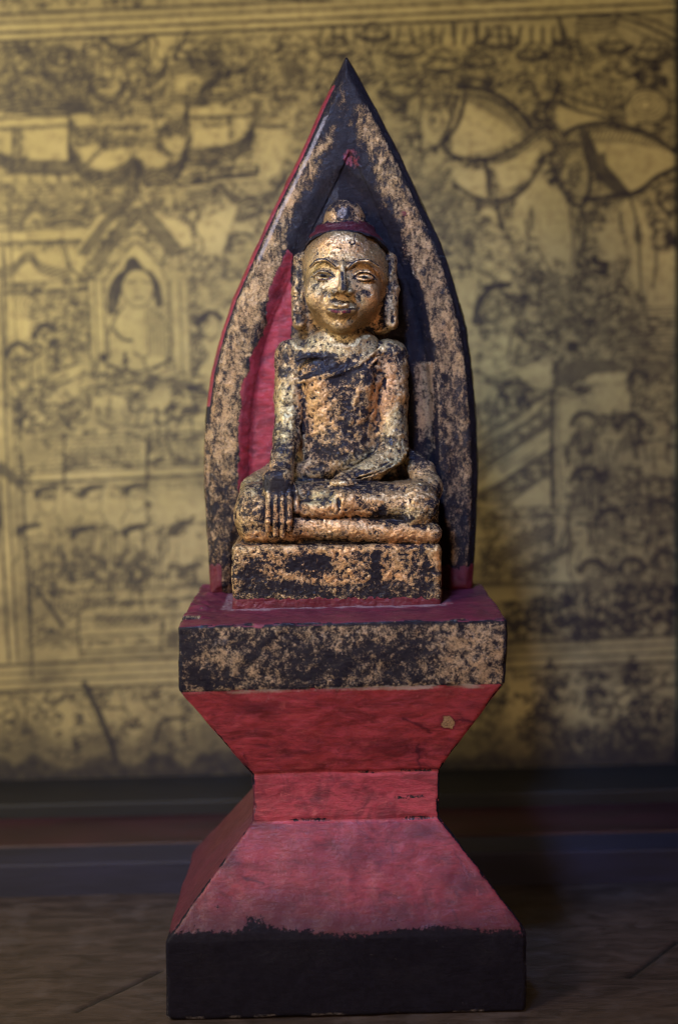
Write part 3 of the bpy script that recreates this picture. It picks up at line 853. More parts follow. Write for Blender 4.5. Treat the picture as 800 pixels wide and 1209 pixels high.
for k in range(26):                                                           # scratches and drips in the paint
    r2 = np.random.default_rng(100 + k)
    x_, y_ = r2.uniform(230, 590), r2.uniform(830, 1180); a_ = r2.choice([r2.normal(0.1, .3), r2.normal(1.2, .3)]); l_ = r2.uniform(10, 42)
    pts = [(x_, y_), (x_ + l_ * .5 * math.cos(a_) + r2.uniform(-3, 3), y_ + l_ * .5 * math.sin(a_) + r2.uniform(-3, 3)), (x_ + l_ * math.cos(a_), y_ + l_ * math.sin(a_))]
    if k % 3 == 0:
        pt.line(3, 0.62, pts, r2.uniform(0.8, 1.8), 1.6, 0.8, crisp=False, where=(nrm[:, 1] < -.3) * 1.0)
    else:
        pt.line(2, 0.95, pts, r2.uniform(1.4, 3.5), 3.0, 0.8, crisp=False, where=red_z)
for cx, cy, rx, ry, am in ((262, 1010, 18, 26, .7), (330, 1060, 34, 12, .6), (540, 1040, 26, 18, .6), (430, 1010, 40, 8, .5), (500, 985, 24, 8, .6), (385, 1085, 30, 8, .6), (300, 835, 26, 8, .5), (470, 885, 40, 8, .5), (560, 835, 16, 8, .4), (300, 975, 26, 5, .7)):
    pt.blob(2, 0.95, cx, cy, rx, ry, 0.8, am, where=red_z)
# ragged black lower edge
bl = ppy + 14 * fbm(pv, (70, 70, 40), 91) + 5 * fbm(pv, (26, 26, 12), 92)
blackf = sstep(1078, 1118, bl)
pt.put(2, 1.0, 0.85 * sstep(1044, 1096, bl)); pt.put(1, 0.0, blackf); pt.put(2, 1.0, blackf)
pt.blob(1, 0.45, 470, 1083, 26, 10, 0.8, 0.7); pt.blob(1, 0.3, 300, 1090, 16, 14, 0.6, 0.7); pt.blob(1, 0.3, 255, 1070, 10, 16, 0.6, 0.6)
ft = (nrm[:, 1] < -0.3) * 1.0
for cx, cy, rx, ry in ((350, 1128, 40, 14), (480, 1150, 30, 10), (240, 1140, 16, 18), (580, 1125, 22, 12)):
    pt.blob(1, 0.44, cx, cy, rx, ry, 0.8, 0.7, where=ft); pt.blob(2, 0.84, cx, cy, rx * 1.3, ry * 1.3, 0.5, 0.9, where=ft)
pt.put(3, 0.40, ft * blackf * sstep(0.15, 0.6, fbm(pv, (30, 30, 12), 64)) * 0.8)
pt.put(3, 0.50, ft * sstep(9, 3, pv[:, 2]) * sstep(-0.1, 0.4, vnoise(pv, 14, 65)))
pt.put(3, 0.50, sstep(0.5, 0.9, edgew) * blackf * sstep(0.0, 0.5, vnoise(pv, 10, 66)) * 0.8)
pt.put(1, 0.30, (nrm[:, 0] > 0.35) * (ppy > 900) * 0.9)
pt.put(2, 0.90, (nrm[:, 0] < -0.35) * (ppy > 900) * 1.0)  # shade of the left side painted in as darker red
groups = ((z_slab, 9e9, 'slab', 'black slab with mottled worn gold leaf and red top'),
          (z_flare, z_slab, 'flare', None), (z_waist, z_flare, 'waist', None),
          (z_foot, z_waist, 'skirt', None), (-9e9, z_foot, 'foot', 'black painted foot of the pedestal'))
fc = pv0[pq].mean(1)[:, 2]
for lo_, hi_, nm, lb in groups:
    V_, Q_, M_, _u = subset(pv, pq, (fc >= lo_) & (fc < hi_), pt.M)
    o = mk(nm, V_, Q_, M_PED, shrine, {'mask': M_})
    if lb:
        o['label'] = lb

# ------------------------------------------------------------------ floor
def grid(x0, x1, y0, y1, st):
    xs = np.arange(x0, x1 + st, st); ys = np.arange(y0, y1 + st, st)
    X, Y = np.meshgrid(xs, ys, indexing='ij')
    n1, n2 = X.shape
    i = np.arange(n1 - 1)[:, None] * n2 + np.arange(n2 - 1)[None, :]
    Q = np.stack([i, i + n2, i + n2 + 1, i + 1], -1).reshape(-1, 4)
    return X.ravel(), Y.ravel(), Q


t = NT('old_dark_wood_floor')
cr, _a, _b, _c = t.attr('mask')
g1 = t.noise(90, 7, 0.62, 0.8, stretch=(0.35, 1, 1)); g2 = t.noise(420, 6, 0.7, 0.4, stretch=(0.08, 1, 1))
c = t.mix(t.ramp(g1, 0.32, 0.68), (0.022, 0.014, 0.012), (0.056, 0.038, 0.033))
c = t.mix(t.ramp(g2, 0.5, 0.8), c, (0.020, 0.014, 0.015))
c = t.mix(t.ma('MULTIPLY', t.ramp(t.noise(35, 5, 0.6), 0.5, 0.7), 0.4), c, (0.085, 0.068, 0.07))
c = t.mix(cr, c, (0.006, 0.005, 0.005))
M_FLOOR = t.out(c, t.mixf(g1, 0.42, 0.7), 0, t.ma('ADD', g1, g2), 0.0012, 0.6)
X, Y, Q = grid(-1500, 1500, -1250, 430, 4.5)
P = np.stack([X, Y, 0 * X], -1)


def ground(px_, py_):
    dx = fwd * FOC + rt * (px_ - 400) + up * (604.5 - py_)
    t_ = -ZC / dx[2]
    return (CAM + dx * t_)[:2]


crk = np.zeros(len(X))
lines = [((90, 1192), (192, 1143), 0.8), ((742, 1152), (800, 1108), 1.0)]
for (a_, b_, wd) in lines:
    A, Bq = ground(*a_), ground(*b_)
    v_ = Bq - A; A2 = A - v_ * 0.6; B2 = Bq + v_ * 0.5
    mid = [A, A * .75 + Bq * .25 + np.array([2, 3]), (A + Bq) / 2 + np.array([-2, -3]), Bq]
    crk = np.maximum(crk, 1 - sstep(wd, wd + 4.5, line_d(X, Y, mid)))
P[:, 2] = -3.5 * crk + 1.6 * fbm(np.stack([X, Y * .3, 0 * X], -1), 90, 5) - 1.6
fm = np.zeros((len(X), 4)); fm[:, 0] = crk * 0.9; fm[:, 3] = 1
fl = mk('floor', P, Q, M_FLOOR, None, {'mask': fm})
fl['kind'] = 'structure'


def boxmesh(name, x0, x1, y0, y1, z0, z1, mat, parent=None, bev=3.0, wob=0.0):
    import bmesh
    bm = bmesh.new(); bmesh.ops.create_cube(bm, size=1)
    for v in bm.verts:
        v.co = Vector((((x0 + x1) / 2 + v.co.x * (x1 - x0)) * S, ((y0 + y1) / 2 + v.co.y * (y1 - y0)) * S, ((z0 + z1) / 2 + v.co.z * (z1 - z0)) * S))
    bmesh.ops.bevel(bm, geom=bm.edges[:], offset=bev * S, segments=2, affect='EDGES', profile=0.6)
    me = bpy.data.meshes.new(name); bm.to_mesh(me); bm.free()
    me.materials.append(mat)
    o = bpy.data.objects.new(name, me); C.objects.link(o)
    if parent:
        o.parent = parent
    return o


YM = 800.0                                                                    # plane of the painted panel
M_BLUE = plain('blue_reflection_wood', (0.014, 0.012, 0.030), 0.7, 0.5, 40, 0.0006, (0.2, 1, 1))  # blue reflection put into the wood's base colour
M_RED = plain('dark_red_painted_wood', (0.036, 0.007, 0.012), 0.45, 0.6, 45, 0.0006, (0.2, 1, 1))
M_BLACK = plain('black_lacquered_wood', (0.003, 0.0025, 0.004), 0.6, 0.5, 50, 0.0004, (0.2, 1, 1))
h1 = 50.0; h2 = 53.0
steps = boxmesh('wooden_step', -1500, 1500, 425, 505, -60, h1, M_BLUE, None, 5)
thing(steps, 'low blue grey wooden step running along the back of the floor', 'step')
rail = boxmesh('wooden_rail', -1500, 1500, 505.5, 649, -60, h2, M_RED, None, 4)
thing(rail, 'dark red wooden rail behind the blue grey step, under the golden panel', 'rail')

# ------------------------------------------------------------------ painted golden panel
W_, H_ = 800, 960
ink = np.zeros((H_, W_), np.float32)
GX, GY = np.meshgrid(np.arange(W_), np.arange(H_))
rng = np.random.default_rng(7)


def stroke(pts, wd=2.0, v=0.85, curve=True, n=7):
    wd = wd * 1.08 + 0.3; v = min(1.0, v * 1.35)
    P = crom(pts, n) if curve and len(pts) > 2 else np.array(pts, float)
    for a_, b_ in zip(P[:-1], P[1:]):
        x0 = int(max(0, min(a_[0], b_[0]) - wd - 2)); x1 = int(min(W_, max(a_[0], b_[0]) + wd + 3))
        y0 = int(max(0, min(a_[1], b_[1]) - wd - 2)); y1 = int(min(H_, max(a_[1], b_[1]) + wd + 3))
        if x1 <= x0 or y1 <= y0:
            continue
        d_ = seg_d(GX[y0:y1, x0:x1], GY[y0:y1, x0:x1], a_, b_)
        ink[y0:y1, x0:x1] = np.maximum(ink[y0:y1, x0:x1], v * np.clip(wd / 2 + 0.5 - d_, 0, 1))


def fill(pts, v=0.8, curve=False, erase=False, soft=1.0):
    P = crom(pts, 6, True) if curve else np.array(pts, float)
    x0 = int(max(0, P[:, 0].min() - 2)); x1 = int(min(W_, P[:, 0].max() + 3)); y0 = int(max(0, P[:, 1].min() - 2)); y1 = int(min(H_, P[:, 1].max() + 3))
    if x1 <= x0 or y1 <= y0:
        return
    d_ = poly_sdf(GX[y0:y1, x0:x1], GY[y0:y1, x0:x1], [tuple(p) for p in P])
    a_ = np.clip(0.5 - d_ / soft, 0, 1)
    r0 = ink[y0:y1, x0:x1]
    ink[y0:y1, x0:x1] = r0 * (1 - a_) + v * a_


def oval(cx, cy, rx, ry, wd=2, v=0.8, a0=0, a1=360, rot=0):
    th = np.radians(np.linspace(a0, a1, 18)); c_, s_ = math.cos(rot), math.sin(rot)
    p = [(cx + rx * math.cos(q) * c_ - ry * math.sin(q) * s_, cy + rx * math.cos(q) * s_ + ry * math.sin(q) * c_) for q in th]
    stroke(p, wd, v, False)


def disc(cx, cy, rx, ry, v):
    v = min(1.0, v * 1.3)
    if rx * ry < 90:
        th = np.linspace(0, 2 * math.pi, 12, endpoint=False)
        fill([(cx + rx * math.cos(q) * rng.uniform(.7, 1.25), cy + ry * math.sin(q) * rng.uniform(.7, 1.25)) for q in th], v, soft=2.5)
        return
    for _ in range(int(rx * ry / 9)):                                         # a dark passage of close hatching
        a_ = rng.uniform(0, 6.28); q = rng.uniform(0, 1) ** .5
        x, y = cx + rx * q * math.cos(a_) * 1.15, cy + ry * q * math.sin(a_) * 1.15
        l_ = rng.uniform(4, 9); b_ = rng.normal(0.5, .7)
        stroke([(x - l_ * math.cos(b_) / 2, y - l_ * math.sin(b_) / 2), (x + l_ * math.cos(b_) / 2, y + l_ * math.sin(b_) / 2)], rng.uniform(2, 4), v, False)


def bundle(pts, n, dy, dx=0.0, wd=1.4, v=0.75):
    for i in range(n):
        stroke([(x + dx * i, y + dy * i) for x, y in pts], wd, v)


def sl(x):                                                                    # the drawing slopes up to the right
    return -x * 0.045


def hline(x0, x1, y, wd=2, v=0.8):
    stroke([(x0, y + sl(x0)), (x1, y + sl(x1))], wd, v, False)


def leaves(x0, y0, x1, y1, n, r=5, v=0.75, test=None):
    for _ in range(n):
        x = rng.uniform(x0, x1); y = rng.uniform(y0, y1)
        if test and not test(x, y):
            continue
        a_ = rng.uniform(0, 360); rr = r * rng.uniform(0.6, 1.2)
        oval(x, y, rr, rr * 0.7, 1.4, v * rng.uniform(0.6, 1), a_, a_ + rng.uniform(160, 260))


# engraved texture filling the ground between the bright shapes
ink[:] = 0.10 + 0.10 * sstep(420, 760, GX) + 0.08 * sstep(520, 200, GY)
for _ in range(11000):
    x = rng.uniform(0, 800); y = rng.uniform(45, 900)
    if x < 300 and y > 500 and rng.random() < 0.45:
        continue
    if 240 < x < 560 and 330 < y < 900:
        continue
    vv = rng.uniform(.5, 1.0); rr = rng.uniform(2.5, 9)
    if rng.random() < 0.5:
        a_ = rng.uniform(0, 360); oval(x, y, rr, rr * .7, rng.uniform(.8, 2.2), vv, a_, a_ + 200)
    else:
        a_ = rng.normal(-.05, .3) + (rng.random() < .35) * 1.5; l_ = rng.uniform(6, 24)
        stroke([(x, y), (x + l_ * math.cos(a_), y + l_ * math.sin(a_))], rng.uniform(.8, 2.4), vv, False)
BR = '''548,112 590,122 620,150 590,172 556,182 534,180|500,132 530,135 514,172 497,166|532,198 574,202 571,234 540,222|582,198 640,172 622,212 592,228
700,156 768,164 796,190 762,220 742,224 714,192|622,215 662,228 678,290 670,345 650,326 604,284|734,236 760,250 770,330 750,342 742,300|700,262 728,250 736,300 712,310
738,112 772,108 786,126 776,142 744,142|520,40 560,40 548,60 524,56|600,30 656,28 650,52 610,50|655,470 682,470 672,600 656,600|700,456 745,452 742,486 704,488
578,395 610,400 600,438 562,450|606,440 650,424 650,458 640,462|690,440 742,440 736,452 692,454|562,560 600,534 648,504 648,526 562,584|562,516 646,470 648,484 562,536
590,596 650,562 650,598|655,606 692,600 694,716 658,706|556,694 640,690 640,706 556,712|700,516 740,510 740,550 704,556|750,520 798,510 798,560 760,560
660,130 700,128 720,136 690,144 662,150|566,250 584,250 600,290 620,330 590,330 560,290|556,350 560,400 556,440 566,380|760,300 798,296 798,380 764,370
2,156 14,156 14,182 4,178|28,154 80,150 80,190 34,188|0,137 80,132 80,146 0,150|88,132 104,136 118,146 90,150|90,174 118,172 100,192|106,196 124,177 150,175 149,190 126,201
164,175 184,178 202,190 180,197 161,188|192,168 218,165 213,180 204,184|226,128 272,126 272,138 226,142|228,152 270,149 270,170 228,174|278,132 300,126 294,150 278,160
180,44 206,42 192,70 180,78|208,80 256,82 236,102 207,107|308,166 346,152 330,205 296,216 262,214 292,200|0,275 100,270 100,284 0,288|0,292 28,297 14,312 0,314|44,302 84,290 88,316 62,312
118,252 138,262 96,306 84,306|184,252 222,266 228,286 206,300 182,264|160,286 190,314 198,330 194,440 128,440 124,330|106,332 122,332 126,440 112,440|200,332 222,328 224,440 206,440
232,262 282,240 262,300 232,304|40,558 244,550 244,568 40,572|186,582 244,576 244,606 186,610|24,590 172,586 172,618 24,622|36,636 190,632 186,660 40,664|0,250 6,250 12,470 22,560 34,800 0,800
96,742 190,736 190,750 96,756|40,768 240,756 240,782 40,790|40,710 90,704 90,714 44,720|0,28 800,-8 800,16 0,52|0,788 800,752 800,785 0,820|10,300 100,296 96,330 10,334|8,350 34,350 36,400 12,408
300,150 345,128 350,150 306,166|232,320 262,320 250,372 232,370|66,440 96,430 92,470 60,478|110,470 150,462 146,500 104,506|180,460 200,456 200,486 172,490|38,836 90,826 84,880 40,884|150,830 178,826 176,872 152,868
60,526 74,526 74,560 62,560|150,516 172,514 172,546 152,548|196,560 244,556 244,570 196,572|590,806 628,800 626,838 604,850|668,812 690,806 694,850 668,858|580,850 610,846 606,880 584,884|720,812 744,806 744,840 724,850|770,800 798,796 798,822 776,826'''
for ln in BR.split('\n'):
    for sh in ln.split('|'):
        pp = [tuple(float(q) for q in w_.split(',')) for w_ in sh.split()]
        fill(pp, rng.uniform(0.0, 0.05), len(pp) > 4 and pp[0][0] > 480, soft=4.0)

# borders
for y, wd, v in ((-2, 6, .8), (17, 3, .8), (28, 2, .7), (39, 2.6, .8), (49, 3.4, .9)):
    hline(0, 800, y, wd, v)
leaves(0, 0, 800, 14, 260, 5, 0.8, lambda x, y: y < 12 + sl(x))
for y, wd, v in ((786, 3, .75), (796, 2, .6), (806, 2, .7), (817, 3, .8)):
    hline(0, 800, y, wd, v)
for x, wd, v in ((3, 3, .7), (14, 2.6, .8), (22, 2, .6), (30, 3, .8)):
    stroke([(x - 8, 470), (x, 640), (x + 8, 780)], wd, v)
    stroke([(x - 22, 210), (x - 14, 340), (x - 8, 470)], wd * .7, v * .7)
fill([(0, 545), (8, 548), (30, 570), (26, 580), (8, 566), (0, 560)], 0.8)
# tree top, upper left
leaves(0, 52, 112, 116, 330, 5.5, 0.8)
leaves(225, 40, 300, 100, 90, 5, .6); leaves(290, 60, 390, 160, 120, 5, 0.6)
# pagoda roofs: bundles of curved eaves
bundle([(0, 114), (40, 118), (82, 117), (104, 116)], 6, 3.4, 0, 2.0, .8)
bundle([(82, 122), (104, 122), (110, 126)], 4, 3.4, 0, 2, .7)
hline(0, 82, 140, 2, .7); hline(0, 82, 152, 2, .7)
stroke([(82, 128), (82, 190)], 2.4, .8); stroke([(24, 150), (24, 186)], 2, .7); stroke([(16, 150), (16, 184)], 2, .7); stroke([(20, 150), (20, 184)], 1.5, .6)
bundle([(-6, 175), (14, 188), (40, 190), (84, 190)], 6, 3.0, 0, 1.8, .8)
for i in range(9):
    hline(0, 84, 206 + i * 4, 1.3, .5 + .2 * (i % 3 == 0))
for i in range(5):
    fill([(4 + i * 17, 207), (16 + i * 17, 207), (16 + i * 17, 216), (4 + i * 17, 216)], 0.15)
# central spire and tiers
bundle([(120, 42), (134, 52), (148, 54), (164, 48), (174, 40)], 3, 2.6, 0, 1.8, .75)
for i in range(4):
    hline(120, 174, 66 + i * 7.5, 1.6, .6)
stroke([(118, 42), (120, 92)], 2, .7); stroke([(175, 44), (173, 90)], 2.4, .8)
for i in range(7):
    stroke([(132 + i * 6, 62), (132 + i * 6, 69)], 3.0, .8, False)
bundle([(98, 80), (110, 90), (126, 92)], 5, 3, 0, 1.6, .75)
bundle([(198, 70), (188, 84), (172, 92)], 5, 3, 0, 1.6, .75)
bundle([(104, 98), (118, 110), (136, 112), (150, 96), (164, 109), (182, 110), (197, 96)], 4, 3.4, 0, 1.6, .75)
for i in range(6):
    hline(108, 200, 124 + i * 4.2, 1.4, .55)
for i in range(14):
    stroke([(112 + i * 6, 126), (112 + i * 6, 132)], 2, .6, False)
bundle([(82, 140), (92, 150), (110, 152), (126, 166)], 5, 3.2, 0, 1.5, .75)
bundle([(222, 118), (216, 138), (200, 146), (188, 152)], 5, 3.2, 0, 1.5, .75)
fill([(133, 149), (175, 147), (175, 152), (133, 154)], .9)
hline(126, 190, 172, 2.2, .7); hline(120, 192, 177, 1.6, .6)
stroke([(126, 150), (122, 172)], 1.8, .6); stroke([(184, 150), (190, 172)], 1.8, .6)
bundle([(84, 172), (98, 192), (118, 202), (140, 200), (156, 184)], 7, 3.2, 0, 1.7, .8)
bundle([(160, 184), (172, 198), (192, 200), (210, 190), (222, 168)], 7, 3.2, 0, 1.7, .8)
stroke([(126, 172), (100, 196)], 2, .7); stroke([(184, 172), (204, 186)], 2.4, .75); stroke([(188, 172), (210, 184)], 1.6, .7)
stroke([(222, 100), (222, 190)], 2.6, .7)
# right pavilion
stroke([(178, 42), (186, 50), (184, 66), (200, 78), (202, 92)], 2, .7)
stroke([(222, 36), (214, 54), (206, 68), (236, 72), (262, 76), (268, 84), (256, 96), (240, 106)], 3, .8)
bundle([(206, 72), (232, 74), (256, 78), (262, 86), (244, 98), (236, 108)], 6, 2.8, -1.0, 1.4, .7)
disc(270, 86, 5, 6, .8); stroke([(268, 84), (284, 84), (300, 70), (302, 60)], 3, .7)
bundle([(200, 112), (240, 112), (272, 108), (300, 98), (304, 80)], 4, 3.2, 0, 1.6, .75)
hline(222, 300, 150, 2, .7); hline(222, 300, 144 + 4, 1.6, .6); stroke([(272, 136), (272, 162)], 2, .6)
fill([(298, 118), (308, 118), (306, 146), (340, 146), (340, 152), (300, 152)], .75)
bundle([(222, 178), (262, 174), (290, 160), (300, 140)], 7, 3.2, 0, 1.7, .8)
for i in range(5):
    hline(222, 304, 208 + i * 5, 1.5, .55)
stroke([(304, 196), (304, 204), (228, 214)], 4.5, .8, False)
bundle([(222, 228), (250, 222), (262, 218), (276, 230), (300, 236), (325, 222), (338, 200)], 4, 3.2, 0, 1.6, .7)
fill([(333, 72), (352, 66), (352, 84), (344, 98), (336, 92)], .8)
disc(358, 104, 4, 3, .6)
oval(345, 58, 18, 5, 2, .7); oval(348, 48, 10, 8, 1.6, .6, 180, 360)
# middle band
fill([(68, 214), (84, 213), (84, 234), (76, 236), (68, 230)], .5)
fill([(6, 236), (34, 234), (34, 240), (6, 243)], .65); fill([(44, 236), (100, 232), (100, 238), (44, 243)], .6)
bundle([(0, 250), (24, 250), (42, 236), (60, 248), (90, 250), (112, 240)], 5, 3.4, 0, 1.5, .7)
hline(0, 100, 272, 2, .6); hline(0, 96, 288, 3, .7)
stroke([(74, 282), (84, 316)], 2, .7); stroke([(70, 282), (80, 316)], 1.6, .6)
bundle([(0, 318), (14, 314), (34, 298), (50, 312), (84, 320)], 4, 3.4, 0, 1.5, .7)
hline(4, 100, 335, 1.6, .6); hline(4, 104, 347, 2.4, .8); stroke([(4, 290), (6, 400), (8, 480)], 2.6, .8)
# spire and gable over the shrine
bundle([(158, 186), (150, 214), (146, 238), (120, 262), (92, 300)], 5, 0.6, 2.6, 1.6, .7)
stroke([(158, 186), (160, 200), (168, 236), (176, 244)], 2, .75)
stroke([(160, 200), (156, 236)], 1.5, .6); stroke([(162, 204), (162, 236)], 1.5, .6)
fill([(119, 238), (140, 238), (140, 250), (119, 251)], .75); fill([(178, 235), (194, 234), (194, 246), (178, 248)], .75)
stroke([(112, 232), (142, 230)], 1.6, .6); stroke([(176, 229), (204, 227), (204, 256)], 1.6, .6)
bundle([(152, 250), (128, 280), (104, 312)], 6, 1.2, 2.6, 1.6, .65)
bundle([(156, 248), (180, 276), (202, 304)], 6, -1.2, 3.2, 2.0, .85)
fill([(168, 258), (176, 254), (204, 290), (204, 306), (198, 302)], .75)
stroke([(208, 246), (240, 290), (214, 318)], 1.8, .6); stroke([(160, 284), (132, 320), (126, 330)], 1.8, .6); stroke([(160, 284), (186, 310), (196, 328)], 1.8, .6)
stroke([(80, 312), (100, 330), (108, 326)], 2, .7); stroke([(84, 318), (104, 336)], 1.8, .7)
for x in (104, 112, 122, 200, 212, 222):
    stroke([(x, 330), (x + 4, 440)], 1.7, .6)
# painted seated figure in the shrine
fill([(128, 372), (128, 345), (136, 326), (146, 318), (150, 306), (160, 304), (170, 316), (182, 324), (190, 340), (192, 360), (184, 362), (182, 340), (172, 322), (156, 320), (146, 332), (142, 350), (138, 364)], .95, True)
fill([(128, 345), (136, 345), (140, 372), (132, 370)], .85); fill([(180, 338), (190, 340), (194, 358), (184, 362)], .85)
oval(163, 340, 19, 23, 1.8, .55); stroke([(150, 332), (160, 334)], 2, .6); stroke([(168, 332), (178, 334)], 2, .6); stroke([(158, 352), (170, 352)], 1.8, .6)
stroke([(146, 362), (136, 376), (128, 396), (130, 420)], 2.2, .7); stroke([(176, 362), (192, 376), (204, 396)], 1.8, .6)
stroke([(134, 388), (144, 400), (156, 402)], 3.2, .75); bundle([(172, 366), (176, 396), (176, 420)], 6, 0, 4, 1.3, .5)
disc(123, 422, 5, 6, .75); disc(140, 443, 7, 6, .8); stroke([(128, 430), (160, 440), (205, 424)], 2.4, .7); stroke([(120, 440), (170, 452), (220, 440)], 2, .6)
# attendants
for hx, hy, r in ((54, 392, 13), (22, 414, 14), (248, 378, 15)):
    stroke([(hx - r, hy + 6), (hx - r * .6, hy - 5), (hx + 2, hy - 9), (hx + r * .9, hy - 2)], 5.5, .9)
    oval(hx, hy + 8, r * .8, r, 1.6, .6); stroke([(hx - r, hy + 20), (hx - r * 1.4, hy + 45)], 2, .6); stroke([(hx + r, hy + 18), (hx + r * 1.2, hy + 45)], 2.4, .6)
disc(64, 404, 7, 6, .7)
for r in (6, 11, 16, 21):
    oval(42, 360, r, r * .85, 1.3, .5)
leaves(70, 345, 105, 420, 40, 6, .6); leaves(225, 300, 275, 370, 60, 6, .6)
for _ in range(70):
    x = rng.uniform(8, 240); y = rng.uniform(415, 520); a_ = rng.uniform(-.6, .6) + rng.choice([0, 1.4]); l_ = rng.uniform(8, 26)
    stroke([(x, y), (x + l_ * math.cos(a_) * .5, y + l_ * math.sin(a_) * .6 + 2), (x + l_ * math.cos(a_), y + l_ * math.sin(a_))], rng.uniform(1.4, 3.2), rng.uniform(.5, .85))
for x, y, rx, ry in ((30, 464, 8, 5), (62, 458, 8, 6), (28, 444, 7, 6), (36, 508, 7, 5), (226, 462, 20, 6), (195, 490, 10, 9), (165, 504, 14, 4), (140, 444, 6, 5), (34, 536, 12, 8), (100, 540, 6, 10), (214, 452, 12, 5)):
    disc(x, y, rx, ry, .55)
bundle([(98, 460), (80, 486), (48, 512)], 5, 1, 3.4, 1.4, .6)
# railings
for (x0, x1, y0) in ((20, 170, 520), (182, 244, 520)):
    for dy in (0, 6, 34, 40):
        hline(x0, x1, y0 + dy, 2, .65)
    for i in range(int((x1 - x0) / 9)):
        for j in range(2):
            oval(x0 + 6 + i * 9, y0 + 15 + j * 10 + sl(x0 + i * 9), 4, 4, 1.4, .6)
stroke([(76, 512), (76, 570)], 2.6, .7); stroke([(174, 512), (174, 576)], 3, .8); fill([(90, 532), (100, 532), (100, 548), (90, 548)], .6)
fill([(20, 520), (40, 516), (60, 530), (60, 546), (30, 548)], .4)
hline(20, 244, 572, 3, .8); hline(20, 244, 580, 1.6, .5)
# rows of sitting people, black topknots
def sitter(x, y, s=1.0, back=1):
    fill([(x - 14 * s, y + 12 * s), (x - 15 * s, y + 2 * s), (x - 6 * s, y - 3 * s), (x + 12 * s, y - 5 * s), (x + 16 * s, y), (x + 4 * s, y + 2 * s), (x - 6 * s, y + 5 * s), (x - 9 * s, y + 12 * s)], .95)
    stroke([(x - 9 * s, y + 8 * s), (x - 8 * s, y + 24 * s), (x, y + 30 * s), (x + 10 * s, y + 24 * s), (x + 12 * s, y + 5 * s)], 1.5, .5)
    stroke([(x - 3 * s, y + 13 * s), (x + 2 * s, y + 13 * s)], 1.6, .5); stroke([(x + 5 * s, y + 13 * s), (x + 9 * s, y + 13 * s)], 1.6, .5)
    stroke([(x - 10 * s, y + 30 * s), (x - 17 * s, y + 42 * s)], 1.8, .6); stroke([(x + 12 * s, y + 30 * s), (x + 18 * s, y + 42 * s)], 1.8, .6)
for x, y in ((55, 577), (108, 577), (160, 574)):
    sitter(x, y, 1.0)
for x, y in ((34, 622), (98, 625), (160, 623)):
    sitter(x, y, 1.05)
fill([(196, 632), (200, 620), (216, 613), (234, 616), (218, 622), (208, 634)], .9)
fill([(210, 678), (216, 668), (238, 662), (240, 668), (224, 674), (214, 686)], .85)
for x0 in (122, 128, 134, 62, 186, 192):
    stroke([(x0, 626), (x0 - 2, 700)], 1.6, .6)
for cx, cy in ((97, 676), (158, 676)):
    disc(cx + 2, cy - 8, 24, 20, .45); disc(cx, cy, 11, 10, 0.0); oval(cx, cy, 12, 11, 2, .7)
for _ in range(60):
    x = rng.uniform(34, 225); y = rng.uniform(635, 700)
    stroke([(x, y), (x + rng.uniform(-3, 3), y + rng.uniform(8, 22))], rng.uniform(1.2, 2.6), rng.uniform(.4, .75))
fill([(36, 640), (62, 640), (62, 650), (40, 652)], .55)
# lower railing and boxes
hline(34, 240, 702, 2, .6); stroke([(40, 690), (74, 738)], 4, .75)
for i in range(12):
    oval(60 + i * 5, 718 + sl(60 + i * 5), 3, 4, 1.2, .6)
stroke([(36, 700), (38, 800)], 2.4, .7); stroke([(92, 728), (94, 768)], 2.4, .7); stroke([(92, 728), (112, 716), (240, 706)], 2.4, .7)
for i in range(8):
    for j in range(2):
        oval(116 + i * 8, 730 + 8 * j + sl(i * 8), 3.6, 3.6, 1.4, .6)
hline(94, 240, 736, 2, .6); hline(94, 240, 756, 2, .65); hline(94, 240, 774, 2.6, .7); fill([(196, 750), (212, 748), (212, 762), (196, 764)], .75)
hline(94, 240, 780, 2, .6); fill([(40, 754), (80, 746), (90, 756), (60, 760)], .55); stroke([(192, 730), (190, 770)], 3, .6)
# scrollwork below the border, left
for _ in range(190):
    x = rng.uniform(0, 800); y = rng.uniform(822, 905) + sl(x) * .8
    r = rng.uniform(3, 9); a_ = rng.uniform(0, 360)
    oval(x, y, r, r * .8, rng.uniform(1.6, 3.6), rng.uniform(.45, .85), a_, a_ + 240)
stroke([(100, 808), (116, 840), (132, 880), (138, 900)], 7, .85); stroke([(182, 878), (192, 852), (220, 848)], 4, .75)
fill([(16, 840), (24, 836), (28, 858), (18, 864)], .6)
for cx, cy, rx, ry in ((636, 860, 20, 22), (600, 826, 20, 5), (760, 850, 16, 28), (736, 880, 30, 22), (690, 876, 30, 12), (704, 810, 8, 18), (650, 806, 8, 26), (745, 800, 8, 24)):
    disc(cx, cy, rx, ry, .8)
# ---- right half: horsemen, hats
def hat(x, y, s=1.0):
    oval(x, y, 21 * s, 6.5 * s, 2.2, .75); stroke([(x - 14 * s, y - 2 * s), (x - 9 * s, y - 14 * s), (x, y - 17 * s), (x + 9 * s, y - 14 * s), (x + 14 * s, y - 2 * s)], 2, .65)
    oval(x, y + 2 * s, 24 * s, 8 * s, 2.6, .75, 0, 180)
    stroke([(x - 10 * s, y + 9 * s), (x - 8 * s, y + 24 * s), (x, y + 29 * s), (x + 9 * s, y + 24 * s), (x + 11 * s, y + 9 * s)], 1.8, .6)
    for q in (-5, 4):
        stroke([(x + q * s, y + 14 * s), (x + (q + 3) * s, y + 14 * s)], 2, .6)
for x, y, s_ in ((478, 58, 1), (522, 76, 1), (470, 106, 1.05), (590, 48, .95), (628, 64, .8), (440, 40, .8), (768, 64, 1), (724, 54, .8), (396, 58, .9), (566, 72, .8)):
    hat(x, y, s_)
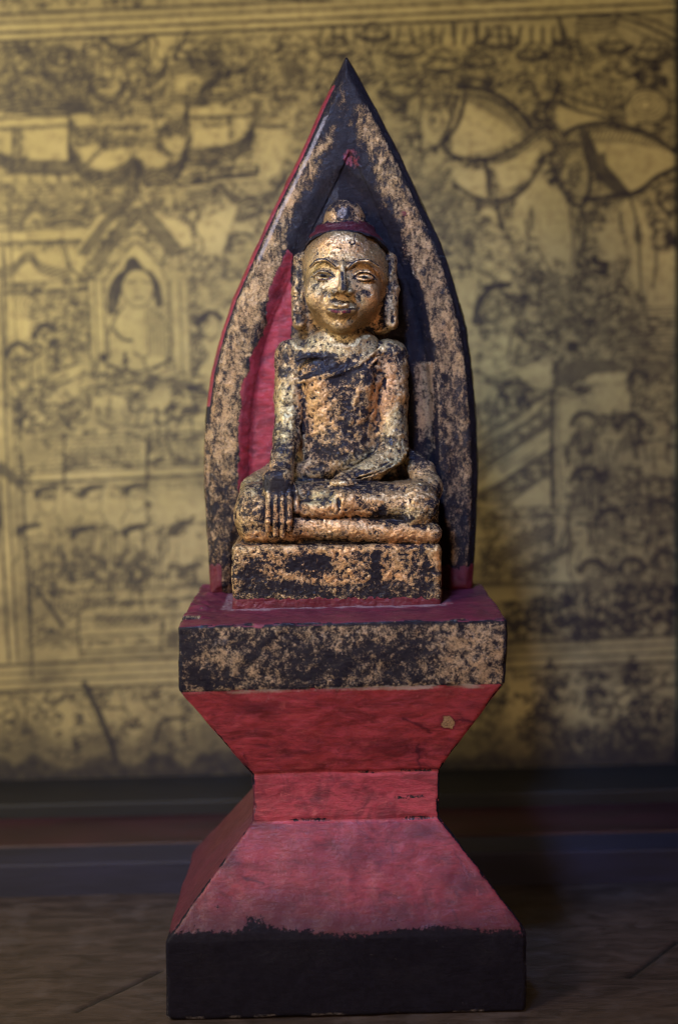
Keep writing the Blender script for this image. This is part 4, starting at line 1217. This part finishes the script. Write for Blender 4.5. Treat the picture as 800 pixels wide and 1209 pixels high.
for x in range(380, 670, 13):
    stroke([(x, 32), (x + rng.uniform(-4, 4), 52)], rng.uniform(2, 4), .65)
disc(770, 90, 17, 14, .9); disc(548, 98, 10, 6, .7); disc(576, 98, 8, 6, .7); disc(470, 124, 14, 7, .6)
disc(535, 36, 3, 12, .7); disc(562, 36, 3, 14, .7)
# soldier's face and headdress
for i in range(6):
    stroke([(680, 22 + i * 3.4), (704, 19 + i * 3.6), (728, 22 + i * 3)], 1.5, .7)
stroke([(680, 38), (684, 60), (698, 72), (712, 66), (716, 44)], 2, .7); stroke([(660, 22), (664, 44)], 4, .7)
stroke([(728, 20), (760, 30), (798, 48)], 3, .8); stroke([(734, 16), (770, 24), (800, 38)], 2.4, .7); stroke([(726, 26), (752, 38), (790, 58)], 2, .6)
bundle([(648, 60), (644, 84), (650, 106)], 6, 0, 3.6, 1.4, .65); bundle([(700, 90), (706, 104), (700, 120)], 6, 0, 4, 1.4, .6)
# big horses: necks, rumps and legs
stroke([(540, 104), (562, 104), (590, 114), (612, 132), (628, 152)], 5.5, .8)
for i in range(26):                                                           # manes
    t_ = i / 25; x_ = 548 + 78 * t_; y_ = 104 + 46 * t_ ** 1.4
    stroke([(x_, y_), (x_ - 3, y_ + 8), (x_ - 9, y_ + 13)], 1.2, .7)
    x_ = 668 + 124 * t_; y_ = 158 - 12 * math.sin(t_ * 2.2) + 16 * t_
    stroke([(x_, y_), (x_ - 3, y_ + 8), (x_ - 9, y_ + 13)], 1.2, .7); stroke([(548, 112), (575, 116), (600, 130), (618, 154)], 3, .7)
stroke([(548, 118), (540, 146), (524, 172), (534, 184), (560, 188), (594, 182), (628, 160), (640, 150)], 4.4, .8)
stroke([(560, 190), (596, 188), (640, 158)], 2.6, .7); stroke([(538, 112), (530, 150), (516, 172), (496, 178), (498, 160)], 3, .7)
oval(514, 142, 8, 12, 2, .6); disc(512, 142, 4, 6, .6); stroke([(496, 130), (500, 112), (520, 108)], 3, .6)
stroke([(572, 190), (576, 210), (578, 232)], 5, .75); stroke([(536, 218), (560, 232), (592, 238), (620, 222), (642, 186)], 4.4, .7)
stroke([(566, 238), (600, 232), (632, 206), (648, 178)], 2.6, .65); stroke([(586, 240), (592, 270)], 5, .7); stroke([(620, 260), (624, 280), (634, 282)], 3, .6)
bundle([(628, 130), (650, 140), (668, 170), (676, 178)], 4, 5, -3, 2.6, .7); disc(650, 122, 16, 6, .55); disc(640, 140, 12, 8, .6)
stroke([(650, 118), (680, 130), (724, 140)], 3, .7); stroke([(640, 104), (690, 120), (730, 140)], 2.4, .7)
stroke([(664, 158), (690, 148), (730, 148), (768, 160), (796, 180)], 5, .85); stroke([(690, 154), (740, 154), (780, 172)], 2, .6)
fill([(682, 152), (694, 152), (708, 186), (732, 212), (744, 228), (728, 230), (704, 212), (690, 190)], .9)
fill([(702, 186), (714, 178), (716, 196), (706, 204)], .8)
stroke([(688, 236), (722, 232), (752, 226), (776, 208), (800, 198)], 5, .75); stroke([(704, 240), (740, 234), (780, 216)], 2.4, .65)
stroke([(656, 172), (650, 196), (664, 224), (676, 240), (690, 240), (696, 210), (690, 176)], 4, .8); disc(652, 200, 6, 18, .75); oval(677, 206, 6, 12, 2, .7); oval(677, 206, 3, 6, 2, .7)
for r in (8, 14, 20, 26):
    oval(762, 124, r, r * .7, 1.5, .55)
stroke([(736, 128), (748, 108), (772, 106), (790, 124), (784, 142), (750, 146)], 2.4, .7)
stroke([(686, 244), (690, 280), (680, 310)], 4.5, .6); stroke([(742, 230), (752, 270), (756, 350)], 3, .6); stroke([(768, 240), (774, 300), (770, 340)], 3, .55)
disc(790, 282, 8, 10, .75); disc(752, 276, 5, 12, .65); stroke([(796, 230), (780, 240), (792, 258)], 4, .7); disc(706, 256, 10, 14, .45); disc(700, 316, 16, 12, .55)
stroke([(672, 250), (676, 300), (664, 340), (650, 320), (632, 290)], 2.2, .55); disc(627, 258, 4, 16, .5)
# diagonal bank of foliage with small rocks
bank = lambda x, y: abs((y - 230) - (x - 500) * 0.72) < 34
leaves(490, 200, 800, 460, 1500, 6, .72, bank)
for _ in range(60):
    x = rng.uniform(500, 790); y = 230 + (x - 500) * .72 + rng.uniform(-26, 34)
    disc(x, y, rng.uniform(3, 8), rng.uniform(2, 6), rng.uniform(.3, .6))
for i in range(12):
    hline(735, 800, 398 + i * 5, 1.5, .6)
stroke([(560, 380), (566, 356), (580, 340), (600, 336)], 7, .8); disc(565, 378, 8, 8, .7); disc(612, 356, 14, 10, .6); oval(620, 388, 10, 8, 3, .6)
disc(676, 410, 8, 8, .9); fill([(654, 456), (658, 436), (676, 424), (724, 424), (742, 436), (700, 442), (672, 456)], .75); disc(757, 440, 7, 5, .7)
stroke([(600, 420), (604, 392), (612, 380)], 3, .6); stroke([(655, 460), (656, 440), (664, 420)], 3, .6); disc(752, 455, 14, 14, .4); stroke([(745, 440), (746, 480)], 3, .7)
for _ in range(60):
    x = rng.uniform(560, 700); y = rng.uniform(340, 430)
    a_ = rng.uniform(0, 360); oval(x, y, 6, 4, 2, .5, a_, a_ + 200)
# gate, stairs and thatch
stroke([(562, 440), (600, 452), (650, 464)], 2.4, .6); stroke([(562, 448), (640, 472)], 2, .5); disc(616, 472, 12, 9, .55)
stroke([(651, 462), (652, 600)], 4, .75); stroke([(658, 462), (660, 600)], 2, .5)
stroke([(560, 560), (648, 500)], 7, .5, False); stroke([(562, 520), (646, 464)], 3, .55, False); stroke([(560, 536), (640, 488)], 6, .5, False)
stroke([(562, 590), (648, 534)], 6, .55, False); stroke([(590, 600), (650, 556)], 5, .5, False); stroke([(560, 508), (600, 480)], 4, .5, False)
for _ in range(40):
    x = rng.uniform(560, 640); y = 590 - (x - 560) * .7 + rng.uniform(-70, 10)
    stroke([(x, y), (x + 12, y - 8)], 2, .5, False)
for cx, cy in ((690, 496), (745, 500), (692, 560), (720, 610), (780, 600), (700, 670), (745, 668), (785, 660)):
    stroke([(cx - 16, cy + 6), (cx - 10, cy - 6), (cx + 6, cy - 8), (cx + 16, cy + 2)], 5, .7)
    oval(cx, cy + 6, 10, 11, 2, .55); disc(cx + 3, cy + 18, 12, 7, .45); disc(cx - 10, cy + 26, 5, 10, .4)
    stroke([(cx - 14, cy + 20), (cx - 20, cy + 44)], 2.6, .6); stroke([(cx + 14, cy + 20), (cx + 18, cy + 46)], 2.6, .6)
for _ in range(170):
    x = rng.uniform(662, 800); y = rng.uniform(480, 700); l_ = rng.uniform(8, 24); a_ = rng.choice([rng.uniform(1.2, 1.9), rng.uniform(-.3, .3)], p=[.7, .3])
    stroke([(x, y), (x + l_ * math.cos(a_), y + l_ * math.sin(a_))], rng.uniform(1.5, 3.6), rng.uniform(.4, .75))
for y in (600, 608, 612):
    hline(560, 690, y + 28, 2, .5)
fill([(580, 660), (600, 644), (650, 620), (652, 630), (606, 656), (590, 666)], .55)
for i in range(9):
    for j in range(3):
        oval(588 + i * 8, 652 - i * 4.2 + j * 6, 3, 3, 1.6, .65)
fill([(614, 670), (640, 656), (674, 642), (674, 652), (640, 668), (616, 676)], .75); stroke([(671, 600), (671, 680)], 2.2, .65); stroke([(694, 690), (694, 760)], 3, .6); stroke([(560, 690), (696, 690)], 5, .55)
disc(690, 692, 7, 6, .6)
for cx, cy, rx, ry in ((660, 712, 32, 8), (620, 742, 30, 8), (740, 728, 34, 16), (690, 740, 18, 16), (785, 700, 20, 12), (640, 730, 40, 12), (790, 735, 18, 12), (735, 700, 14, 10)):
    disc(cx, cy, rx, ry, .6)
# faint engraved texture everywhere
for _ in range(1200):
    x = rng.uniform(0, 800); y = rng.uniform(50, 900); a_ = rng.normal(0, .35) + (rng.random() < .35) * 1.57; l_ = rng.uniform(5, 16)
    stroke([(x, y), (x + l_ * math.cos(a_), y + l_ * math.sin(a_))], rng.uniform(.8, 1.6), rng.uniform(.12, .35), False)
# aged darkening of the leaf
NP = np.stack([GX.ravel(), GY.ravel(), 0 * GX.ravel()], -1).astype(float)
age = fbm(NP, (60, 38, 1), 301, 4).reshape(GX.shape)
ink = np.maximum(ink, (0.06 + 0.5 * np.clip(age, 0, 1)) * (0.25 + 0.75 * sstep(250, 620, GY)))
ink = np.clip(ink + 0.10 * age, 0, 1)
ink = ink ** 0.80
# shadow along the bottom of the panel, painted into the ink
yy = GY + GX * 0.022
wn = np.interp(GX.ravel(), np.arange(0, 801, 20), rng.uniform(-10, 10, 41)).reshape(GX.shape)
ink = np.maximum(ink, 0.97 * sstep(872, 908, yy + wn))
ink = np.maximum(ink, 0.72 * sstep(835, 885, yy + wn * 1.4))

# panel grid, sampled at the drawing
mx0 = -1300; mx1 = 1300
pz_top = U(400, -420, YM)[2]; pz_bot = U(400, 935, YM)[2]
st = 2.9
xr = U(797.5, 400, YM)[0]
xs = np.arange(mx0, xr, st); zs_ = np.arange(pz_bot, pz_top, st)
Xg, Zg = np.meshgrid(xs, zs_, indexing='ij')
P = np.stack([Xg.ravel(), np.full(Xg.size, YM), Zg.ravel()], -1)
mpx, mpy = proj(P)


def mirror(v, n):
    v = np.abs(v); v = np.mod(v, 2 * n - 2)
    return np.where(v > n - 1, 2 * n - 2 - v, v)


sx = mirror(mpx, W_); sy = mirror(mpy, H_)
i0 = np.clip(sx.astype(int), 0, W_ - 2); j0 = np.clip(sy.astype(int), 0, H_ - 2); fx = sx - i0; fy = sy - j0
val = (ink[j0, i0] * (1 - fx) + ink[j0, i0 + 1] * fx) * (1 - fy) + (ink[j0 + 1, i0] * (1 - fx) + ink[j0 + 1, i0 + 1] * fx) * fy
n1, n2 = Xg.shape
i = np.arange(n1 - 1)[:, None] * n2 + np.arange(n2 - 1)[None, :]
Q = np.stack([i, i + n2, i + n2 + 1, i + 1], -1).reshape(-1, 4)
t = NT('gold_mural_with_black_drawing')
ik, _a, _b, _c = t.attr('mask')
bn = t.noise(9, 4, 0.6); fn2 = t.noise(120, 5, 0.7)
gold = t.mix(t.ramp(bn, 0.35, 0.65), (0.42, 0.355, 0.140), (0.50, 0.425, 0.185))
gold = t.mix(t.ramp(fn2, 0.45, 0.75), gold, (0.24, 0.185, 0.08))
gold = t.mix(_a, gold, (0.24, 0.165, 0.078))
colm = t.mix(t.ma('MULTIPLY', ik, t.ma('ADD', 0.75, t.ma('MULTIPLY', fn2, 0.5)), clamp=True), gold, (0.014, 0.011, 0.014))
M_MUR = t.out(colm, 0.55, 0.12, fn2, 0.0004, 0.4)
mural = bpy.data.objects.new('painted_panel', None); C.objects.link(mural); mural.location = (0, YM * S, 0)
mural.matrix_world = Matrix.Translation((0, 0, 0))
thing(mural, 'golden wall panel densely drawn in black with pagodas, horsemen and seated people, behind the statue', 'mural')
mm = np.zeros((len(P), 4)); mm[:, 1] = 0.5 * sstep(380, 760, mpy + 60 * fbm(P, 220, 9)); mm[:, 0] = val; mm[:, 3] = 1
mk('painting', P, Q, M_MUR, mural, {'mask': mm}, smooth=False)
boxmesh('backing', mx0, xr, YM + 2, YM + 30, pz_bot - 5, pz_top, M_BLACK, mural, 2)
boxmesh('frame_rail', mx0, 1300, 650, YM + 30, -60, 76, M_BLACK, mural, 4)
boxmesh('frame_stile', xr + 1, xr + 70, YM - 20, YM + 30, 77, pz_top, M_BLACK, mural, 4)
